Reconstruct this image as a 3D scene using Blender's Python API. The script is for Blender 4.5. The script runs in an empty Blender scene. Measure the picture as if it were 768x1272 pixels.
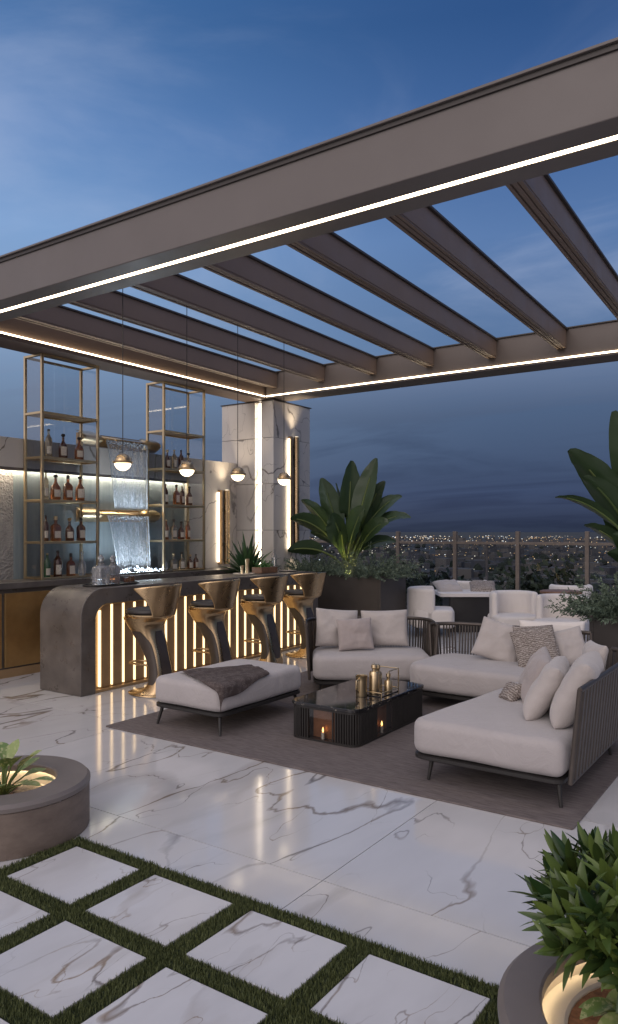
import bpy, bmesh, math, random
from mathutils import Vector, Matrix, noise

random.seed(7)
sc = bpy.context.scene
COL = sc.collection
R = math.radians
A = R(34.46)                       # heading of the view, measured from +X
CA, SA = math.cos(A), math.sin(A)

def CW(r, d, z=0.0):               # metres right of / in front of the photographer
    return Vector((d*CA + r*SA, d*SA - r*CA, z))

# ------------------------------------------------------------------ camera
cam_d = bpy.data.cameras.new('camera')
cam = bpy.data.objects.new('camera', cam_d); COL.objects.link(cam)
cam.location = (0, 0, 1.7)
cam.rotation_euler = (R(90), 0, A - R(90))
cam_d.sensor_width = 36; cam_d.lens = 926.6/1272*36
cam_d.shift_y = 24/1272
cam_d.clip_start = 0.05; cam_d.clip_end = 60000
sc.camera = cam

# ------------------------------------------------------------------ view / render
sc.view_settings.view_transform = 'Standard'
sc.view_settings.look = 'None'
sc.view_settings.exposure = 0.36
sc.view_settings.gamma = 1.0
try: sc.view_settings.use_curve_mapping = False
except Exception: pass
sc.render.engine = 'CYCLES'
sc.cycles.use_denoising = True
sc.cycles.max_bounces = 8
sc.cycles.diffuse_bounces = 3
sc.cycles.glossy_bounces = 4
sc.cycles.transmission_bounces = 6
sc.cycles.transparent_max_bounces = 16
sc.cycles.caustics_reflective = False
sc.cycles.caustics_refractive = False
sc.cycles.sample_clamp_indirect = 4.0

def srgb(r, g, b):
    f = lambda c: (c/12.92 if c <= .04045 else ((c+.055)/1.055)**2.4)
    return (f(r/255), f(g/255), f(b/255), 1)

# ------------------------------------------------------------------ sky
SUN_EL, SUN_AZ = R(24), A + R(180) - R(30)      # afterglow behind the photographer, to the right
w = bpy.data.worlds.new('World'); sc.world = w; w.use_nodes = True
nt = w.node_tree; nt.nodes.clear()
def N(t, **k):
    n = nt.nodes.new(t)
    for a, b in k.items(): setattr(n, a, b)
    return n
def L(a, b): nt.links.new(a, b)
def M(op, a, b=None, c=None, clamp=False):
    n = N('ShaderNodeMath', operation=op, use_clamp=clamp)
    for i, v in enumerate((a, b, c)):
        if v is None: continue
        if isinstance(v, (int, float)): n.inputs[i].default_value = v
        else: L(v, n.inputs[i])
    return n.outputs[0]
def MIX(fac, a, b, mode='MIX'):
    n = N('ShaderNodeMix', data_type='RGBA', blend_type=mode)
    for s, v in ((n.inputs[0], fac), (n.inputs[6], a), (n.inputs[7], b)):
        if isinstance(v, (int, float)): s.default_value = v
        elif isinstance(v, tuple): s.default_value = v
        else: L(v, s)
    return n.outputs[2]
def RAMP(fac, stops, interp='LINEAR'):
    n = N('ShaderNodeValToRGB'); n.color_ramp.interpolation = interp
    e = n.color_ramp.elements
    while len(e) < len(stops): e.new(.5)
    for i, (p, c) in enumerate(stops):
        e[i].position = p
        e[i].color = c if isinstance(c, tuple) else (c, c, c, 1)
    L(fac, n.inputs[0]); return n.outputs[0]
def MAPR(v, a, b, c=0., d=1., t='SMOOTHSTEP'):
    n = N('ShaderNodeMapRange', interpolation_type=t)
    L(v, n.inputs[0])
    for i, x in enumerate((a, b, c, d)): n.inputs[1+i].default_value = x
    return n.outputs[0]
tc = N('ShaderNodeTexCoord')
sp = N('ShaderNodeSeparateXYZ'); L(tc.outputs['Generated'], sp.inputs[0])
zz = sp.outputs[2]
base = RAMP(zz, [(0.0, srgb(46, 54, 72)), (.05, srgb(55, 70, 98)), (.15, srgb(72, 91, 120)), (.24, srgb(85, 111, 147)),
                 (.36, srgb(86, 116, 160)), (.46, srgb(63, 96, 145)), (.56, srgb(44, 78, 126)), (.75, srgb(40, 70, 120))])
# brighter towards the left of the view (where the last light lingers)
lv = Vector((-SA, CA, 0))
dl = M('ADD', M('MULTIPLY', sp.outputs[0], lv.x), M('MULTIPLY', sp.outputs[1], lv.y))
lf = MAPR(dl, -.30, .42)
base = MIX(1.0, base, MIX(lf, (.82, .85, .89, 1), (1.80, 1.62, 1.40, 1)), 'MULTIPLY')
# clouds: noise on a flat layer overhead
den = M('ADD', M('MAXIMUM', zz, 0.0), .12)
cx_ = M('DIVIDE', sp.outputs[0], den); cy_ = M('DIVIDE', sp.outputs[1], den)
cb = N('ShaderNodeCombineXYZ'); L(cx_, cb.inputs[0]); L(cy_, cb.inputs[1])
mp = N('ShaderNodeMapping'); L(cb.outputs[0], mp.inputs[0])
mp.inputs['Rotation'].default_value = (0, 0, A + R(20)); mp.inputs['Scale'].default_value = (1.1, .55, 1)
n1 = N('ShaderNodeTexNoise'); n1.inputs['Scale'].default_value = 1.0; n1.inputs['Detail'].default_value = 7; n1.inputs['Roughness'].default_value = .55
n1.inputs['Distortion'].default_value = 1.1
L(mp.outputs[0], n1.inputs['Vector'])
cmask = MAPR(n1.outputs[0], .43, .66)
hi = MAPR(zz, .10, .34)
ccol = MIX(hi, MIX(1.0, base, (.66, .69, .74, 1), 'MULTIPLY'), MIX(.42, base, srgb(172, 182, 206)))
sky = MIX(M('MULTIPLY', cmask, .75), base, ccol)
# lighter afterglow behind the photographer and overhead
gd = Vector((math.cos(R(188)), math.sin(R(188)), 0))
dbk = M('ADD', M('MULTIPLY', sp.outputs[0], gd.x), M('MULTIPLY', sp.outputs[1], gd.y))
bk = MAPR(dbk, -.15, .75)
up = MAPR(zz, .62, .92)
sky = MIX(up, sky, (.44, .47, .60, 1))
sky = MIX(bk, sky, (.74, .67, .69, 1))
below = MAPR(zz, -.06, 0.0)
sky = MIX(below, srgb(30, 36, 50), sky)
st = N('ShaderNodeTexSky', sky_type='NISHITA'); st.sun_disc = False
st.sun_elevation = R(1.0); st.sun_rotation = R(90) - SUN_AZ
bg = N('ShaderNodeBackground'); L(sky, bg.inputs[0]); bg.inputs[1].default_value = 1.0
bg2 = N('ShaderNodeBackground'); L(st.outputs[0], bg2.inputs[0]); bg2.inputs[1].default_value = .004
ad = N('ShaderNodeAddShader'); L(bg.outputs[0], ad.inputs[0]); L(bg2.outputs[0], ad.inputs[1])
wo = N('ShaderNodeOutputWorld'); L(ad.outputs[0], wo.inputs[0])

sd = bpy.data.lights.new('sun', 'SUN'); sd.energy = 0.55; sd.angle = R(40); sd.color = (1, .90, .86)
so = bpy.data.objects.new('sun', sd); COL.objects.link(so)
v = Vector((math.cos(SUN_AZ)*math.cos(SUN_EL), math.sin(SUN_AZ)*math.cos(SUN_EL), math.sin(SUN_EL)))
so.rotation_euler = v.to_track_quat('Z', 'Y').to_euler()

# ------------------------------------------------------------------ material helpers
def newmat(name):
    global nt
    m = bpy.data.materials.new(name); m.use_nodes = True
    nt = m.node_tree
    b = nt.nodes['Principled BSDF']
    return m, b
def setp(b, **k):
    for a, v_ in k.items():
        s = b.inputs[a.replace('_', ' ')]
        if isinstance(v_, (int, float, tuple)): s.default_value = v_
        else: L(v_, s)
def C(*c): return (c[0], c[1], c[2], 1)
def coords(kind='Object', scale=(1, 1, 1), rot=(0, 0, 0), island=False):
    t = N('ShaderNodeTexCoord'); m = N('ShaderNodeMapping')
    out = t.outputs[kind]
    if kind == 'Position':
        pass
    if island:
        g = N('ShaderNodeNewGeometry')
        c = N('ShaderNodeCombineXYZ')
        L(M('MULTIPLY', g.outputs['Random Per Island'], 37.0), c.inputs[0])
        L(M('MULTIPLY', g.outputs['Random Per Island'], 91.0), c.inputs[1])
        L(M('MULTIPLY', g.outputs['Random Per Island'], 13.0), c.inputs[2])
        a = N('ShaderNodeVectorMath', operation='ADD'); L(out, a.inputs[0]); L(c.outputs[0], a.inputs[1]); out = a.outputs[0]
    L(out, m.inputs[0]); m.inputs['Scale'].default_value = scale; m.inputs['Rotation'].default_value = rot
    return m.outputs[0]
def NOISE(vec, scale, detail=3, rough=.5, dist=0., out=0):
    n = N('ShaderNodeTexNoise'); L(vec, n.inputs['Vector'])
    n.inputs['Scale'].default_value = scale; n.inputs['Detail'].default_value = detail
    n.inputs['Roughness'].default_value = rough; n.inputs['Distortion'].default_value = dist
    return n.outputs[out]
def BUMP(b, h, strength=.3, dist=.01):
    n = N('ShaderNodeBump'); n.inputs['Strength'].default_value = strength; n.inputs['Distance'].default_value = dist
    L(h, n.inputs['Height']); L(n.outputs[0], b.inputs['Normal'])
def simple(name, col, rough=.5, metal=0., var=.12, vs=6., bump=0., bs=120., spec=None, sheen=0., coat=0., rvar=.0):
    m, b = newmat(name)
    vec = coords()
    n = NOISE(vec, vs, 5, .6)
    c2 = tuple(min(1, x*(1+var)) for x in col[:3]) + (1,); c1 = tuple(x*(1-var) for x in col[:3]) + (1,)
    setp(b, Base_Color=RAMP(n, [(.3, c1), (.7, c2)]), Roughness=rough, Metallic=metal)
    if rvar: L(MAPR(NOISE(vec, vs*2.3, 4, .6), .3, .7, max(0, rough-rvar), min(1, rough+rvar), 'LINEAR'), b.inputs['Roughness'])
    if spec is not None: b.inputs['Specular IOR Level'].default_value = spec
    if sheen: b.inputs['Sheen Weight'].default_value = sheen; b.inputs['Sheen Roughness'].default_value = .5
    if coat: b.inputs['Coat Weight'].default_value = coat; b.inputs['Coat Roughness'].default_value = .1
    if bump: BUMP(b, NOISE(vec, bs, 3, .6), bump, .004)
    return m
def creases(m, s1=5., amt=.35):
    global nt
    nt = m.node_tree; b = nt.nodes['Principled BSDF']; old = b.inputs['Normal'].links[0].from_node
    vec = coords('Object'); h = NOISE(vec, s1, 5, .62, 1.2)
    n = N('ShaderNodeBump'); n.inputs['Strength'].default_value = amt; n.inputs['Distance'].default_value = .05
    L(h, n.inputs['Height']); L(n.outputs[0], old.inputs['Normal'])
    return m
def emit(name, col, s, sample=True):
    m, b = newmat(name); nt.nodes.remove(b)
    e = N('ShaderNodeEmission'); e.inputs[0].default_value = C(*col); e.inputs[1].default_value = s
    L(e.outputs[0], nt.nodes['Material Output'].inputs[0])
    if not sample:
        try: m.cycles.emission_sampling = 'NONE'
        except Exception: pass
    return m
def thin_glass(name, tint, refl=.08, rough=.02, strength=1.0):
    m, b = newmat(name); nt.nodes.remove(b)
    t = N('ShaderNodeBsdfTransparent'); t.inputs[0].default_value = C(*tint)
    g = N('ShaderNodeBsdfGlossy'); g.inputs['Roughness'].default_value = rough; g.inputs[0].default_value = (strength,)*3 + (1,)
    gm = N('ShaderNodeNewGeometry'); f = N('ShaderNodeFresnel'); L(M('ADD', M('MULTIPLY', gm.outputs['Backfacing'], 1/1.45-1.45), 1.45), f.inputs[0])
    x = N('ShaderNodeMixShader'); L(f.outputs[0], x.inputs[0]); L(t.outputs[0], x.inputs[1]); L(g.outputs[0], x.inputs[2])
    L(x.outputs[0], nt.nodes['Material Output'].inputs[0])
    return m
def marble(name, base, vein, scale=1., rough=.1, island=True, vw=.016, amount=1.0, kind='Object', stretch=(.50, 1.45, .8), rot=.9, rough_b=.02):
    m, b = newmat(name)
    vec = coords(kind, stretch, (0, .25, rot), island)
    warp = NOISE(vec, 1.1*scale, 5, .55, 0, 1)
    s = N('ShaderNodeVectorMath', operation='MULTIPLY_ADD'); L(warp, s.inputs[0]); s.inputs[1].default_value = (.52/scale,)*3; L(vec, s.inputs[2])
    wv = s.outputs[0]
    def veins(sc_, wd, off, lo, hi):
        a = N('ShaderNodeVectorMath', operation='ADD'); L(wv, a.inputs[0]); a.inputs[1].default_value = (off, off*1.7, off*.3)
        n = NOISE(a.outputs[0], sc_, 2, .45)
        ln = M('ABSOLUTE', M('SUBTRACT', n, .5))
        pres = MAPR(NOISE(a.outputs[0], sc_*.8, 2, .5), lo-.05, hi-.06)
        wdn = M('MULTIPLY', M('ADD', M('MULTIPLY', NOISE(vec, 3.1*scale, 2), 1.6), -.3), wd)
        q = M('DIVIDE', ln, M('MAXIMUM', wdn, wd*.12))
        return M('MULTIPLY', M('POWER', M('SUBTRACT', 1., M('MINIMUM', q, 1.)), .7), pres)
    v1 = veins(.75*scale, vw, 3.3, .40, .62)
    v2 = veins(1.7*scale, vw*.6, 11.1, .44, .62)
    v3 = M('MULTIPLY', veins(.7*scale, vw*4.5, 3.3, .5, .75), .28)
    tot = M('MINIMUM', M('MULTIPLY', M('ADD', M('ADD', v1, M('MULTIPLY', v2, .75)), v3), amount), 1.)
    cl = NOISE(vec, .9*scale, 4, .6)
    bc = MIX(MAPR(cl, .35, .7), base, tuple(x*.90 for x in base[:3]) + (1,))
    vc = MIX(MAPR(NOISE(vec, 2.*scale, 2), .4, .6), vein, tuple(min(1, x*f) for x, f in zip(vein[:3], (1.35, 1.15, .9))) + (1,))
    setp(b, Base_Color=MIX(tot, bc, vc))
    L(M('ADD', MAPR(NOISE(vec, 2.7*scale, 4, .6), .3, .7, rough-rough_b, rough+rough_b, 'LINEAR'), M('MULTIPLY', tot, .05)), b.inputs['Roughness'])
    return m

MT = {}
MT['marble_floor'] = marble('floor_marble', C(.60, .59, .59), C(.17, .16, .16), 1.15, .095, True, .014, 1.0)
MT['marble_slab'] = marble('slab_marble', C(.62, .61, .615), C(.22, .20, .195), 2.4, .2, True, .019, 1.0)
MT['marble_wall'] = marble('wall_marble', C(.68, .635, .58), C(.11, .10, .095), 1.25, .3, True, .015, 1.0, stretch=(1.1, 1.1, .8))
MT['joint'] = simple('joint', C(.16, .15, .15), .8)
MT['taupe_metal'] = simple('taupe_metal', C(.150, .130, .120), .45, 0, .05, 1.5, rvar=.06)
MT['louvre_metal'] = simple('louvre_metal', C(.185, .135, .108), .5, 0, .05, 1.5, rvar=.06)
MT['taupe_dark'] = simple('taupe_dark', C(.05, .042, .038), .5, 0, .08)
MT['concrete_dark'] = simple('dark_concrete', C(.10, .088, .080), .36, 0, .35, 3.5, .12, 60, rvar=.14)
MT['concrete_taupe'] = simple('taupe_concrete', C(.165, .138, .122), .55, 0, .25, 5, .2, 90, rvar=.1)
MT['planter_rim'] = simple('planter_rim', C(.17, .145, .132), .45, 0, .08, 5, .05, 200)
MT['planter_box'] = simple('planter_box', C(.05, .043, .04), .5, 0, .15, 3)
MT['brass'] = simple('brass', C(.60, .47, .29), .34, 1, .08, 4)
MT['bronze'] = simple('bronze', C(.54, .39, .225), .29, 1, .10, 4, rvar=.05)
MT['door_bronze'] = simple('door_bronze', C(.52, .34, .15), .40, .9, .22, 2.2, rvar=.06)
MT['bronze_panel'] = simple('bronze_panel', C(.42, .28, .15), .45, .5, .12, 3, rvar=.06)
MT['leather'] = simple('dark_leather', C(.035, .03, .028), .45, 0, .2, 15, .3, 220)
MT['inlay'] = simple('dark_inlay', C(.052, .038, .029), .42, 0, .2, 8)
MT['black_metal'] = simple('black_metal', C(.022, .02, .019), .45, 0, .1)
MT['slat'] = simple('dark_slats', C(.060, .048, .040), .42, 0, .2, 20)
MT['frame_brown'] = simple('frame_brown', C(.10, .085, .075), .42, .6, .1)
MT['fabric'] = simple('sofa_fabric', C(.41, .38, .375), .9, 0, .05, 3, .35, 420, sheen=.25)
MT['pillow'] = simple('pillow_fabric', C(.45, .41, .39), .9, 0, .05, 5, .4, 380, sheen=.3)
MT['pillow_pink'] = simple('pillow_taupe', C(.37, .32, .305), .9, 0, .06, 5, .5, 300, sheen=.3)
MT['chair_white'] = simple('chair_fabric', C(.72, .675, .64), .9, 0, .04, 3, .25, 300)
MT['wood'] = simple('wood', C(.20, .10, .05), .45, 0, .3, 12)
MT['sand'] = simple('sand', C(.42, .34, .24), .9, 0, .35, 60, .8, 120)
MT['soil'] = simple('soil', C(.30, .135, .06), .95, 0, .35, 40, .8, 90)
MT['bowl'] = simple('bowl_white', C(.62, .54, .43), .5, 0, .08, 6)
MT['water_wall'] = None
MT['led'] = emit('led_warm', (1.0, .80, .54), 8.5)
MT['led_thin'] = emit('led_thin', (1.0, .80, .54), 7.0)
MT['led_bar'] = emit('led_bar', (1.0, .70, .36), 2.0)
MT['led_cove'] = emit('led_cove', (1.0, .84, .62), 26.0)
MT['led_groove'] = emit('led_groove', (1.0, .84, .64), 6.5)
MT['led_sconce'] = emit('led_sconce', (1.0, .82, .60), 4.5)
MT['led_up'] = emit('led_uplight', (1.0, .82, .58), 24.0)
MT['bulb'] = emit('bulb', (1.0, .83, .58), 3.2)
MT['flame'] = emit('flame', (1.0, .50, .15), 4.0)
MT['glass'] = thin_glass('clear_glass', (.86, .88, .89))
MT['glass_smoke'] = thin_glass('smoke_glass', (.88, .895, .91))
MT['glass_rail'] = thin_glass('rail_glass', (.86, .88, .90), strength=.5)
MT['cap'] = simple('bottle_cap', C(.03, .025, .022), .4)
MT['paper'] = simple('paper_label', C(.55, .50, .42), .7, 0, .35, 90)
MT['bead'] = thin_glass('crystal', (.92, .93, .94), strength=1.0)

def mk_glassy(name, col, tr=.75):
    m, b = newmat(name)
    setp(b, Base_Color=C(*col), Roughness=.06, IOR=1.42)
    b.inputs['Transmission Weight'].default_value = tr
    b.inputs['Coat Weight'].default_value = .6
    return m
MT['amber'] = mk_glassy('amber_liquor', (.42, .13, .035), .8)
MT['dark_amber'] = mk_glassy('dark_liquor', (.16, .05, .02), .7)
MT['pale_liquor'] = mk_glassy('pale_liquor', (.70, .58, .40), .85)
MT['green_glass'] = mk_glassy('green_glass', (.06, .20, .08), .7)
MT['crystal'] = mk_glassy('cut_crystal', (.80, .82, .85), .8)

creases(MT['fabric'], 4.5, .28); creases(MT['pillow'], 6., .26); creases(MT['pillow_pink'], 7., .28); creases(MT['chair_white'], 4., .2)
# rug: woven rows
m, b = newmat('rug_weave'); vec = coords()
wv = N('ShaderNodeTexWave'); L(vec, wv.inputs[0]); wv.inputs['Scale'].default_value = 32; wv.inputs['Distortion'].default_value = 3.; wv.inputs['Detail'].default_value = 3; wv.bands_direction = 'X'
nz = NOISE(coords('Object', (20, 2.2, 1)), 3., 5, .7)
setp(b, Base_Color=MIX(MAPR(nz, .3, .7), C(.105, .087, .083), C(.20, .168, .16)), Roughness=.95)
BUMP(b, M('ADD', wv.outputs[0], NOISE(vec, 220, 2)), .5, .006); MT['rug'] = m
# knit pillow
m, b = newmat('knit_fabric'); vec = coords('Object', (1, 1, 1))
wv = N('ShaderNodeTexWave'); L(vec, wv.inputs[0]); wv.inputs['Scale'].default_value = 17; wv.inputs['Distortion'].default_value = 7; wv.inputs['Detail'].default_value = 4; wv.inputs['Detail Scale'].default_value = 3; wv.bands_direction = 'Y'
setp(b, Base_Color=MIX(MAPR(wv.outputs[0], .2, .75), C(.20, .165, .145), C(.46, .41, .375)), Roughness=.95)
BUMP(b, wv.outputs[0], .8, .01); MT['knit'] = m
# throw
m, b = newmat('throw_fabric'); vec = coords('Object')
nz = NOISE(vec, 14, 6, .75); nz2 = NOISE(coords('Object', (60, 60, 60)), 3, 3, .7)
setp(b, Base_Color=MIX(MAPR(nz2, .35, .65), C(.055, .041, .038), MIX(MAPR(nz, .45, .6), C(.070, .052, .049), C(.17, .14, .13))), Roughness=.95)
BUMP(b, nz2, .3, .003); MT['throw'] = m
# rough stone of back wall
m, b = newmat('rough_stone'); vec = coords('Object')
vo = N('ShaderNodeTexVoronoi'); L(vec, vo.inputs['Vector']); vo.inputs['Scale'].default_value = 38
h = M('ADD', M('MULTIPLY', vo.outputs[0], .7), NOISE(vec, 22, 6, .75))
setp(b, Base_Color=RAMP(NOISE(vec, 7, 5, .7), [(.3, C(.30, .29, .285)), (.7, C(.48, .46, .45))]), Roughness=.8)
BUMP(b, h, 1.0, .03); MT['rough_stone'] = m
# wet panel behind the racks
m, b = newmat('wet_slate'); vec = coords('Object', (9, 9, .7))
st_ = NOISE(vec, 1.3, 6, .65)
setp(b, Base_Color=RAMP(st_, [(.3, C(.24, .295, .32)), (.7, C(.36, .41, .42))]), Roughness=.22)
BUMP(b, M('ADD', NOISE(coords('Object', (14, 14, 2.)), 3, 4), NOISE(coords(), 70, 2)), .22, .01); MT['water_wall'] = m
# concrete with travertine pits for round planters
m, b = newmat('pitted_concrete'); vec = coords('Object')
pits = MAPR(NOISE(vec, 46, 4, .7), .66, .72)
cl_ = NOISE(coords('Object', (2.5, 2.5, 6)), 2.2, 6, .65)
setp(b, Base_Color=MIX(pits, RAMP(cl_, [(.25, C(.12, .090, .072)), (.75, C(.225, .175, .14))]), C(.06, .05, .045)), Roughness=.6)
BUMP(b, M('SUBTRACT', NOISE(vec, 90, 4, .6), M('MULTIPLY', pits, .8)), .3, .006); MT['pitted'] = m
# black stone table top
m, b = newmat('black_stone'); vec = coords('Object')
sp_ = MAPR(NOISE(vec, 34, 5, .75), .56, .66); sp2 = MAPR(NOISE(vec, 5, 3, .6, 1.5), .44, .62)
setp(b, Base_Color=MIX(M('MULTIPLY', sp_, MAPR(sp2, 0., 1., .25, 1.)), C(.016, .016, .018), C(.40, .36, .30)), Roughness=.07); MT['black_stone'] = m
# falling water
m, b = newmat('water_sheet'); nt.nodes.remove(b)
s1 = NOISE(coords('Object', (60, 60, 3.)), 1.0, 4, .7); s2 = NOISE(coords('Object', (90, 90, 22)), 1., 3, .7)
fac = MAPR(M('ADD', M('MULTIPLY', s1, .5), M('MULTIPLY', s2, .6)), .44, .70, .08, .9)
t = N('ShaderNodeBsdfTransparent'); t.inputs[0].default_value = (.93, .95, .97, 1)
g = N('ShaderNodeBsdfGlossy'); g.inputs['Roughness'].default_value = .2
d_ = N('ShaderNodeBsdfDiffuse'); d_.inputs[0].default_value = (.75, .8, .85, 1)
x1 = N('ShaderNodeMixShader'); x1.inputs[0].default_value = .5; L(g.outputs[0], x1.inputs[1]); L(d_.outputs[0], x1.inputs[2])
x2 = N('ShaderNodeMixShader'); L(fac, x2.inputs[0]); L(t.outputs[0], x2.inputs[1]); L(x1.outputs[0], x2.inputs[2])
L(x2.outputs[0], nt.nodes['Material Output'].inputs[0]); MT['water_sheet'] = m
m, b = newmat('water_foam'); setp(b, Base_Color=C(.75, .82, .88), Roughness=.15); b.inputs['Transmission Weight'].default_value = .5; MT['foam'] = m

def leafmat(name, c1, c2, rough=.4, tr=.0, sc_=3., mottle=None):
    m, b = newmat(name); vec = coords()
    g = N('ShaderNodeNewGeometry')
    k = M('ADD', M('MULTIPLY', g.outputs['Random Per Island'], .6), M('MULTIPLY', NOISE(vec, sc_, 3), .4))
    col = RAMP(k, [(.25, C(*c1)), (.8, C(*c2))])
    if mottle: col = MIX(MAPR(NOISE(vec, 42, 3, .6), .5, .62), col, C(*mottle))
    setp(b, Base_Color=col, Roughness=rough)
    b.inputs['Specular IOR Level'].default_value = .45
    return m
MT['leaf_big'] = leafmat('paddle_leaf', (.022, .048, .022), (.05, .085, .035), .38)
MT['stalk'] = leafmat('stalk', (.07, .11, .03), (.13, .17, .05), .5)
MT['feather'] = leafmat('feather_leaf', (.065, .10, .065), (.18, .23, .165), .7)
MT['agave'] = leafmat('agave_leaf', (.03, .07, .028), (.085, .15, .055), .4)
MT['bush'] = leafmat('bush_leaf', (.022, .050, .014), (.115, .165, .035), .36)
MT['varieg'] = leafmat('variegated_leaf', (.12, .19, .05), (.28, .34, .12), .4, mottle=(.36, .38, .18))
MT['herb'] = leafmat('herb', (.03, .10, .02), (.08, .2, .05), .6)
MT['grass'] = leafmat('grass_blade', (.050, .066, .022), (.130, .150, .052), .7)
MT['tree_leaf'] = leafmat('tree_leaf', (.012, .022, .010), (.035, .05, .022), .7)
MT['bark'] = simple('bark', C(.06, .045, .035), .9, 0, .3, 20)

# ------------------------------------------------------------------ mesh builder
def wm(o):
    b_ = o.matrix_basis
    return (wm(o.parent) @ o.matrix_parent_inverse @ b_) if o.parent else b_.copy()
class MB:
    def __init__(s): s.v = []; s.f = []; s.mi = []
    def add(s, vs, fs, mi=0):
        o = len(s.v); s.v += [tuple(x) for x in vs]
        for f in fs: s.f.append(tuple(i+o for i in f)); s.mi.append(mi)
        return s
    def box(s, x0, x1, y0, y1, z0, z1, mi=0, mtx=None):
        vs = [Vector((x, y, z)) for z in (z0, z1) for y in (y0, y1) for x in (x0, x1)]
        if mtx: vs = [mtx @ p for p in vs]
        return s.add(vs, [(0, 2, 3, 1), (4, 5, 7, 6), (0, 1, 5, 4), (2, 6, 7, 3), (0, 4, 6, 2), (1, 3, 7, 5)], mi)
    def loft(s, rings, cap0=True, cap1=True, closed=True, mi=0):
        n = len(rings[0]); vs = [p for r_ in rings for p in r_]; fs = []
        for i in range(len(rings)-1):
            for j in range(n if closed else n-1):
                k = (j+1) % n
                fs.append((i*n+j, i*n+k, (i+1)*n+k, (i+1)*n+j))
        if cap0: fs.append(tuple(range(n-1, -1, -1)))
        if cap1: fs.append(tuple((len(rings)-1)*n+j for j in range(n)))
        return s.add(vs, fs, mi)
    def tube(s, path, r, n=8, mi=0, cap=True, flat=1.0):
        path = [Vector(p) for p in path]; rings = []
        rs = r if isinstance(r, (list, tuple)) else [r]*len(path)
        up0 = None
        for i, p in enumerate(path):
            t_ = (path[min(i+1, len(path)-1)] - path[max(i-1, 0)]).normalized()
            if up0 is None:
                up0 = Vector((0, 0, 1)) if abs(t_.z) < .9 else Vector((1, 0, 0))
            sx = t_.cross(up0)
            if sx.length < 1e-5: sx = Vector((1, 0, 0))
            sx.normalize(); up = sx.cross(t_).normalized(); up0 = up
            rings.append([p + (sx*math.cos(q)*rs[i] + up*math.sin(q)*rs[i]*flat) for q in [2*math.pi*k/n for k in range(n)]])
        return s.loft(rings, cap, cap, True, mi)
    def lathe(s, prof, n=24, c=(0, 0, 0), mi=0, cap0=True, cap1=True, sx=1., sy=1.):
        c = Vector(c)
        rings = [[c + Vector((r_*math.cos(2*math.pi*k/n)*sx, r_*math.sin(2*math.pi*k/n)*sy, z)) for k in range(n)] for r_, z in prof]
        return s.loft(rings, cap0, cap1, True, mi)
    def sheet(s, rows, mi=0):
        n = len(rows[0]); vs = [p for r_ in rows for p in r_]
        fs = [(i*n+j, i*n+j+1, (i+1)*n+j+1, (i+1)*n+j) for i in range(len(rows)-1) for j in range(n-1)]
        return s.add(vs, fs, mi)
    def build(s, name, mat, parent=None, smooth=None, bevel=0, seg=2, local=False, solid=0, sub=0, fix=True):
        me = bpy.data.meshes.new(name); me.from_pydata(s.v, [], s.f); me.update()
        for mm in (mat if isinstance(mat, (list, tuple)) else [mat]): me.materials.append(mm)
        if any(s.mi):
            for p, i in zip(me.polygons, s.mi): p.material_index = i
        if fix:
            bm = bmesh.new(); bm.from_mesh(me); bmesh.ops.recalc_face_normals(bm, faces=bm.faces); bm.to_mesh(me); bm.free()
        if smooth:
            me.shade_smooth(); me.set_sharp_from_angle(angle=R(smooth))
        o = bpy.data.objects.new(name, me); COL.objects.link(o)
        if parent:
            o.parent = parent
            if not local: o.matrix_parent_inverse = wm(parent).inverted()
        if solid:
            q = o.modifiers.new('solid', 'SOLIDIFY'); q.thickness = solid; q.offset = 0
        if sub:
            q = o.modifiers.new('sub', 'SUBSURF'); q.levels = q.render_levels = sub
        if bevel:
            q = o.modifiers.new('bevel', 'BEVEL'); q.width = bevel; q.segments = seg; q.limit_method = 'ANGLE'; q.angle_limit = R(40)
            q.harden_normals = False
        return o
def tag(o, label=None, cat=None, group=None, kind=None):
    if label: o['label'] = label
    if cat: o['category'] = cat
    if group: o['group'] = group
    if kind: o['kind'] = kind
    return o
def thing(name, label, cat, loc=(0, 0, 0), rz=0, group=None):
    o = bpy.data.objects.new(name, None); COL.objects.link(o); o.empty_display_size = .1
    o.location = loc; o.rotation_euler = (0, 0, rz)
    return tag(o, label, cat, group)
def dup(root, loc, rz=None, label=None):
    def cp(o, parent):
        c = o.copy(); COL.objects.link(c); c.parent = parent
        for ch in [x for x in o.children]: cp(ch, c)
        return c
    r_ = cp(root, None); r_.location = loc
    if rz is not None: r_.rotation_euler = (0, 0, rz)
    if label: r_['label'] = label
    return r_
def structure(o, label=None, cat=None):
    return tag(o, label, cat, None, 'structure')
def rpoly(pts, rad, seg=8):                        # polygon (ccw) with rounded corners, as 2-D points
    n = len(pts); out = []
    rad = rad if isinstance(rad, (list, tuple)) else [rad]*n
    for i in range(n):
        p = Vector(pts[i]); a = Vector(pts[i-1]) - p; c = Vector(pts[(i+1) % n]) - p
        a.normalize(); c.normalize()
        ang = a.angle(c); t_ = rad[i]/math.tan(ang/2)
        p0, p1 = p + a*t_, p + c*t_
        cen = p + (a+c).normalized()*(rad[i]/math.sin(ang/2))
        a0 = math.atan2(p0.y-cen.y, p0.x-cen.x); a1 = math.atan2(p1.y-cen.y, p1.x-cen.x)
        da = (a1-a0+math.pi) % (2*math.pi) - math.pi
        for k in range(seg+1):
            q = a0 + da*k/seg; out.append(Vector((cen.x+rad[i]*math.cos(q), cen.y+rad[i]*math.sin(q))))
    return out
def densify(pts, step=.06):
    out = []
    for i, p in enumerate(pts):
        q = pts[(i+1) % len(pts)]; k = max(1, int((q-p).length/step))
        out += [p.lerp(q, j/k) for j in range(k)]
    return out
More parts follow.
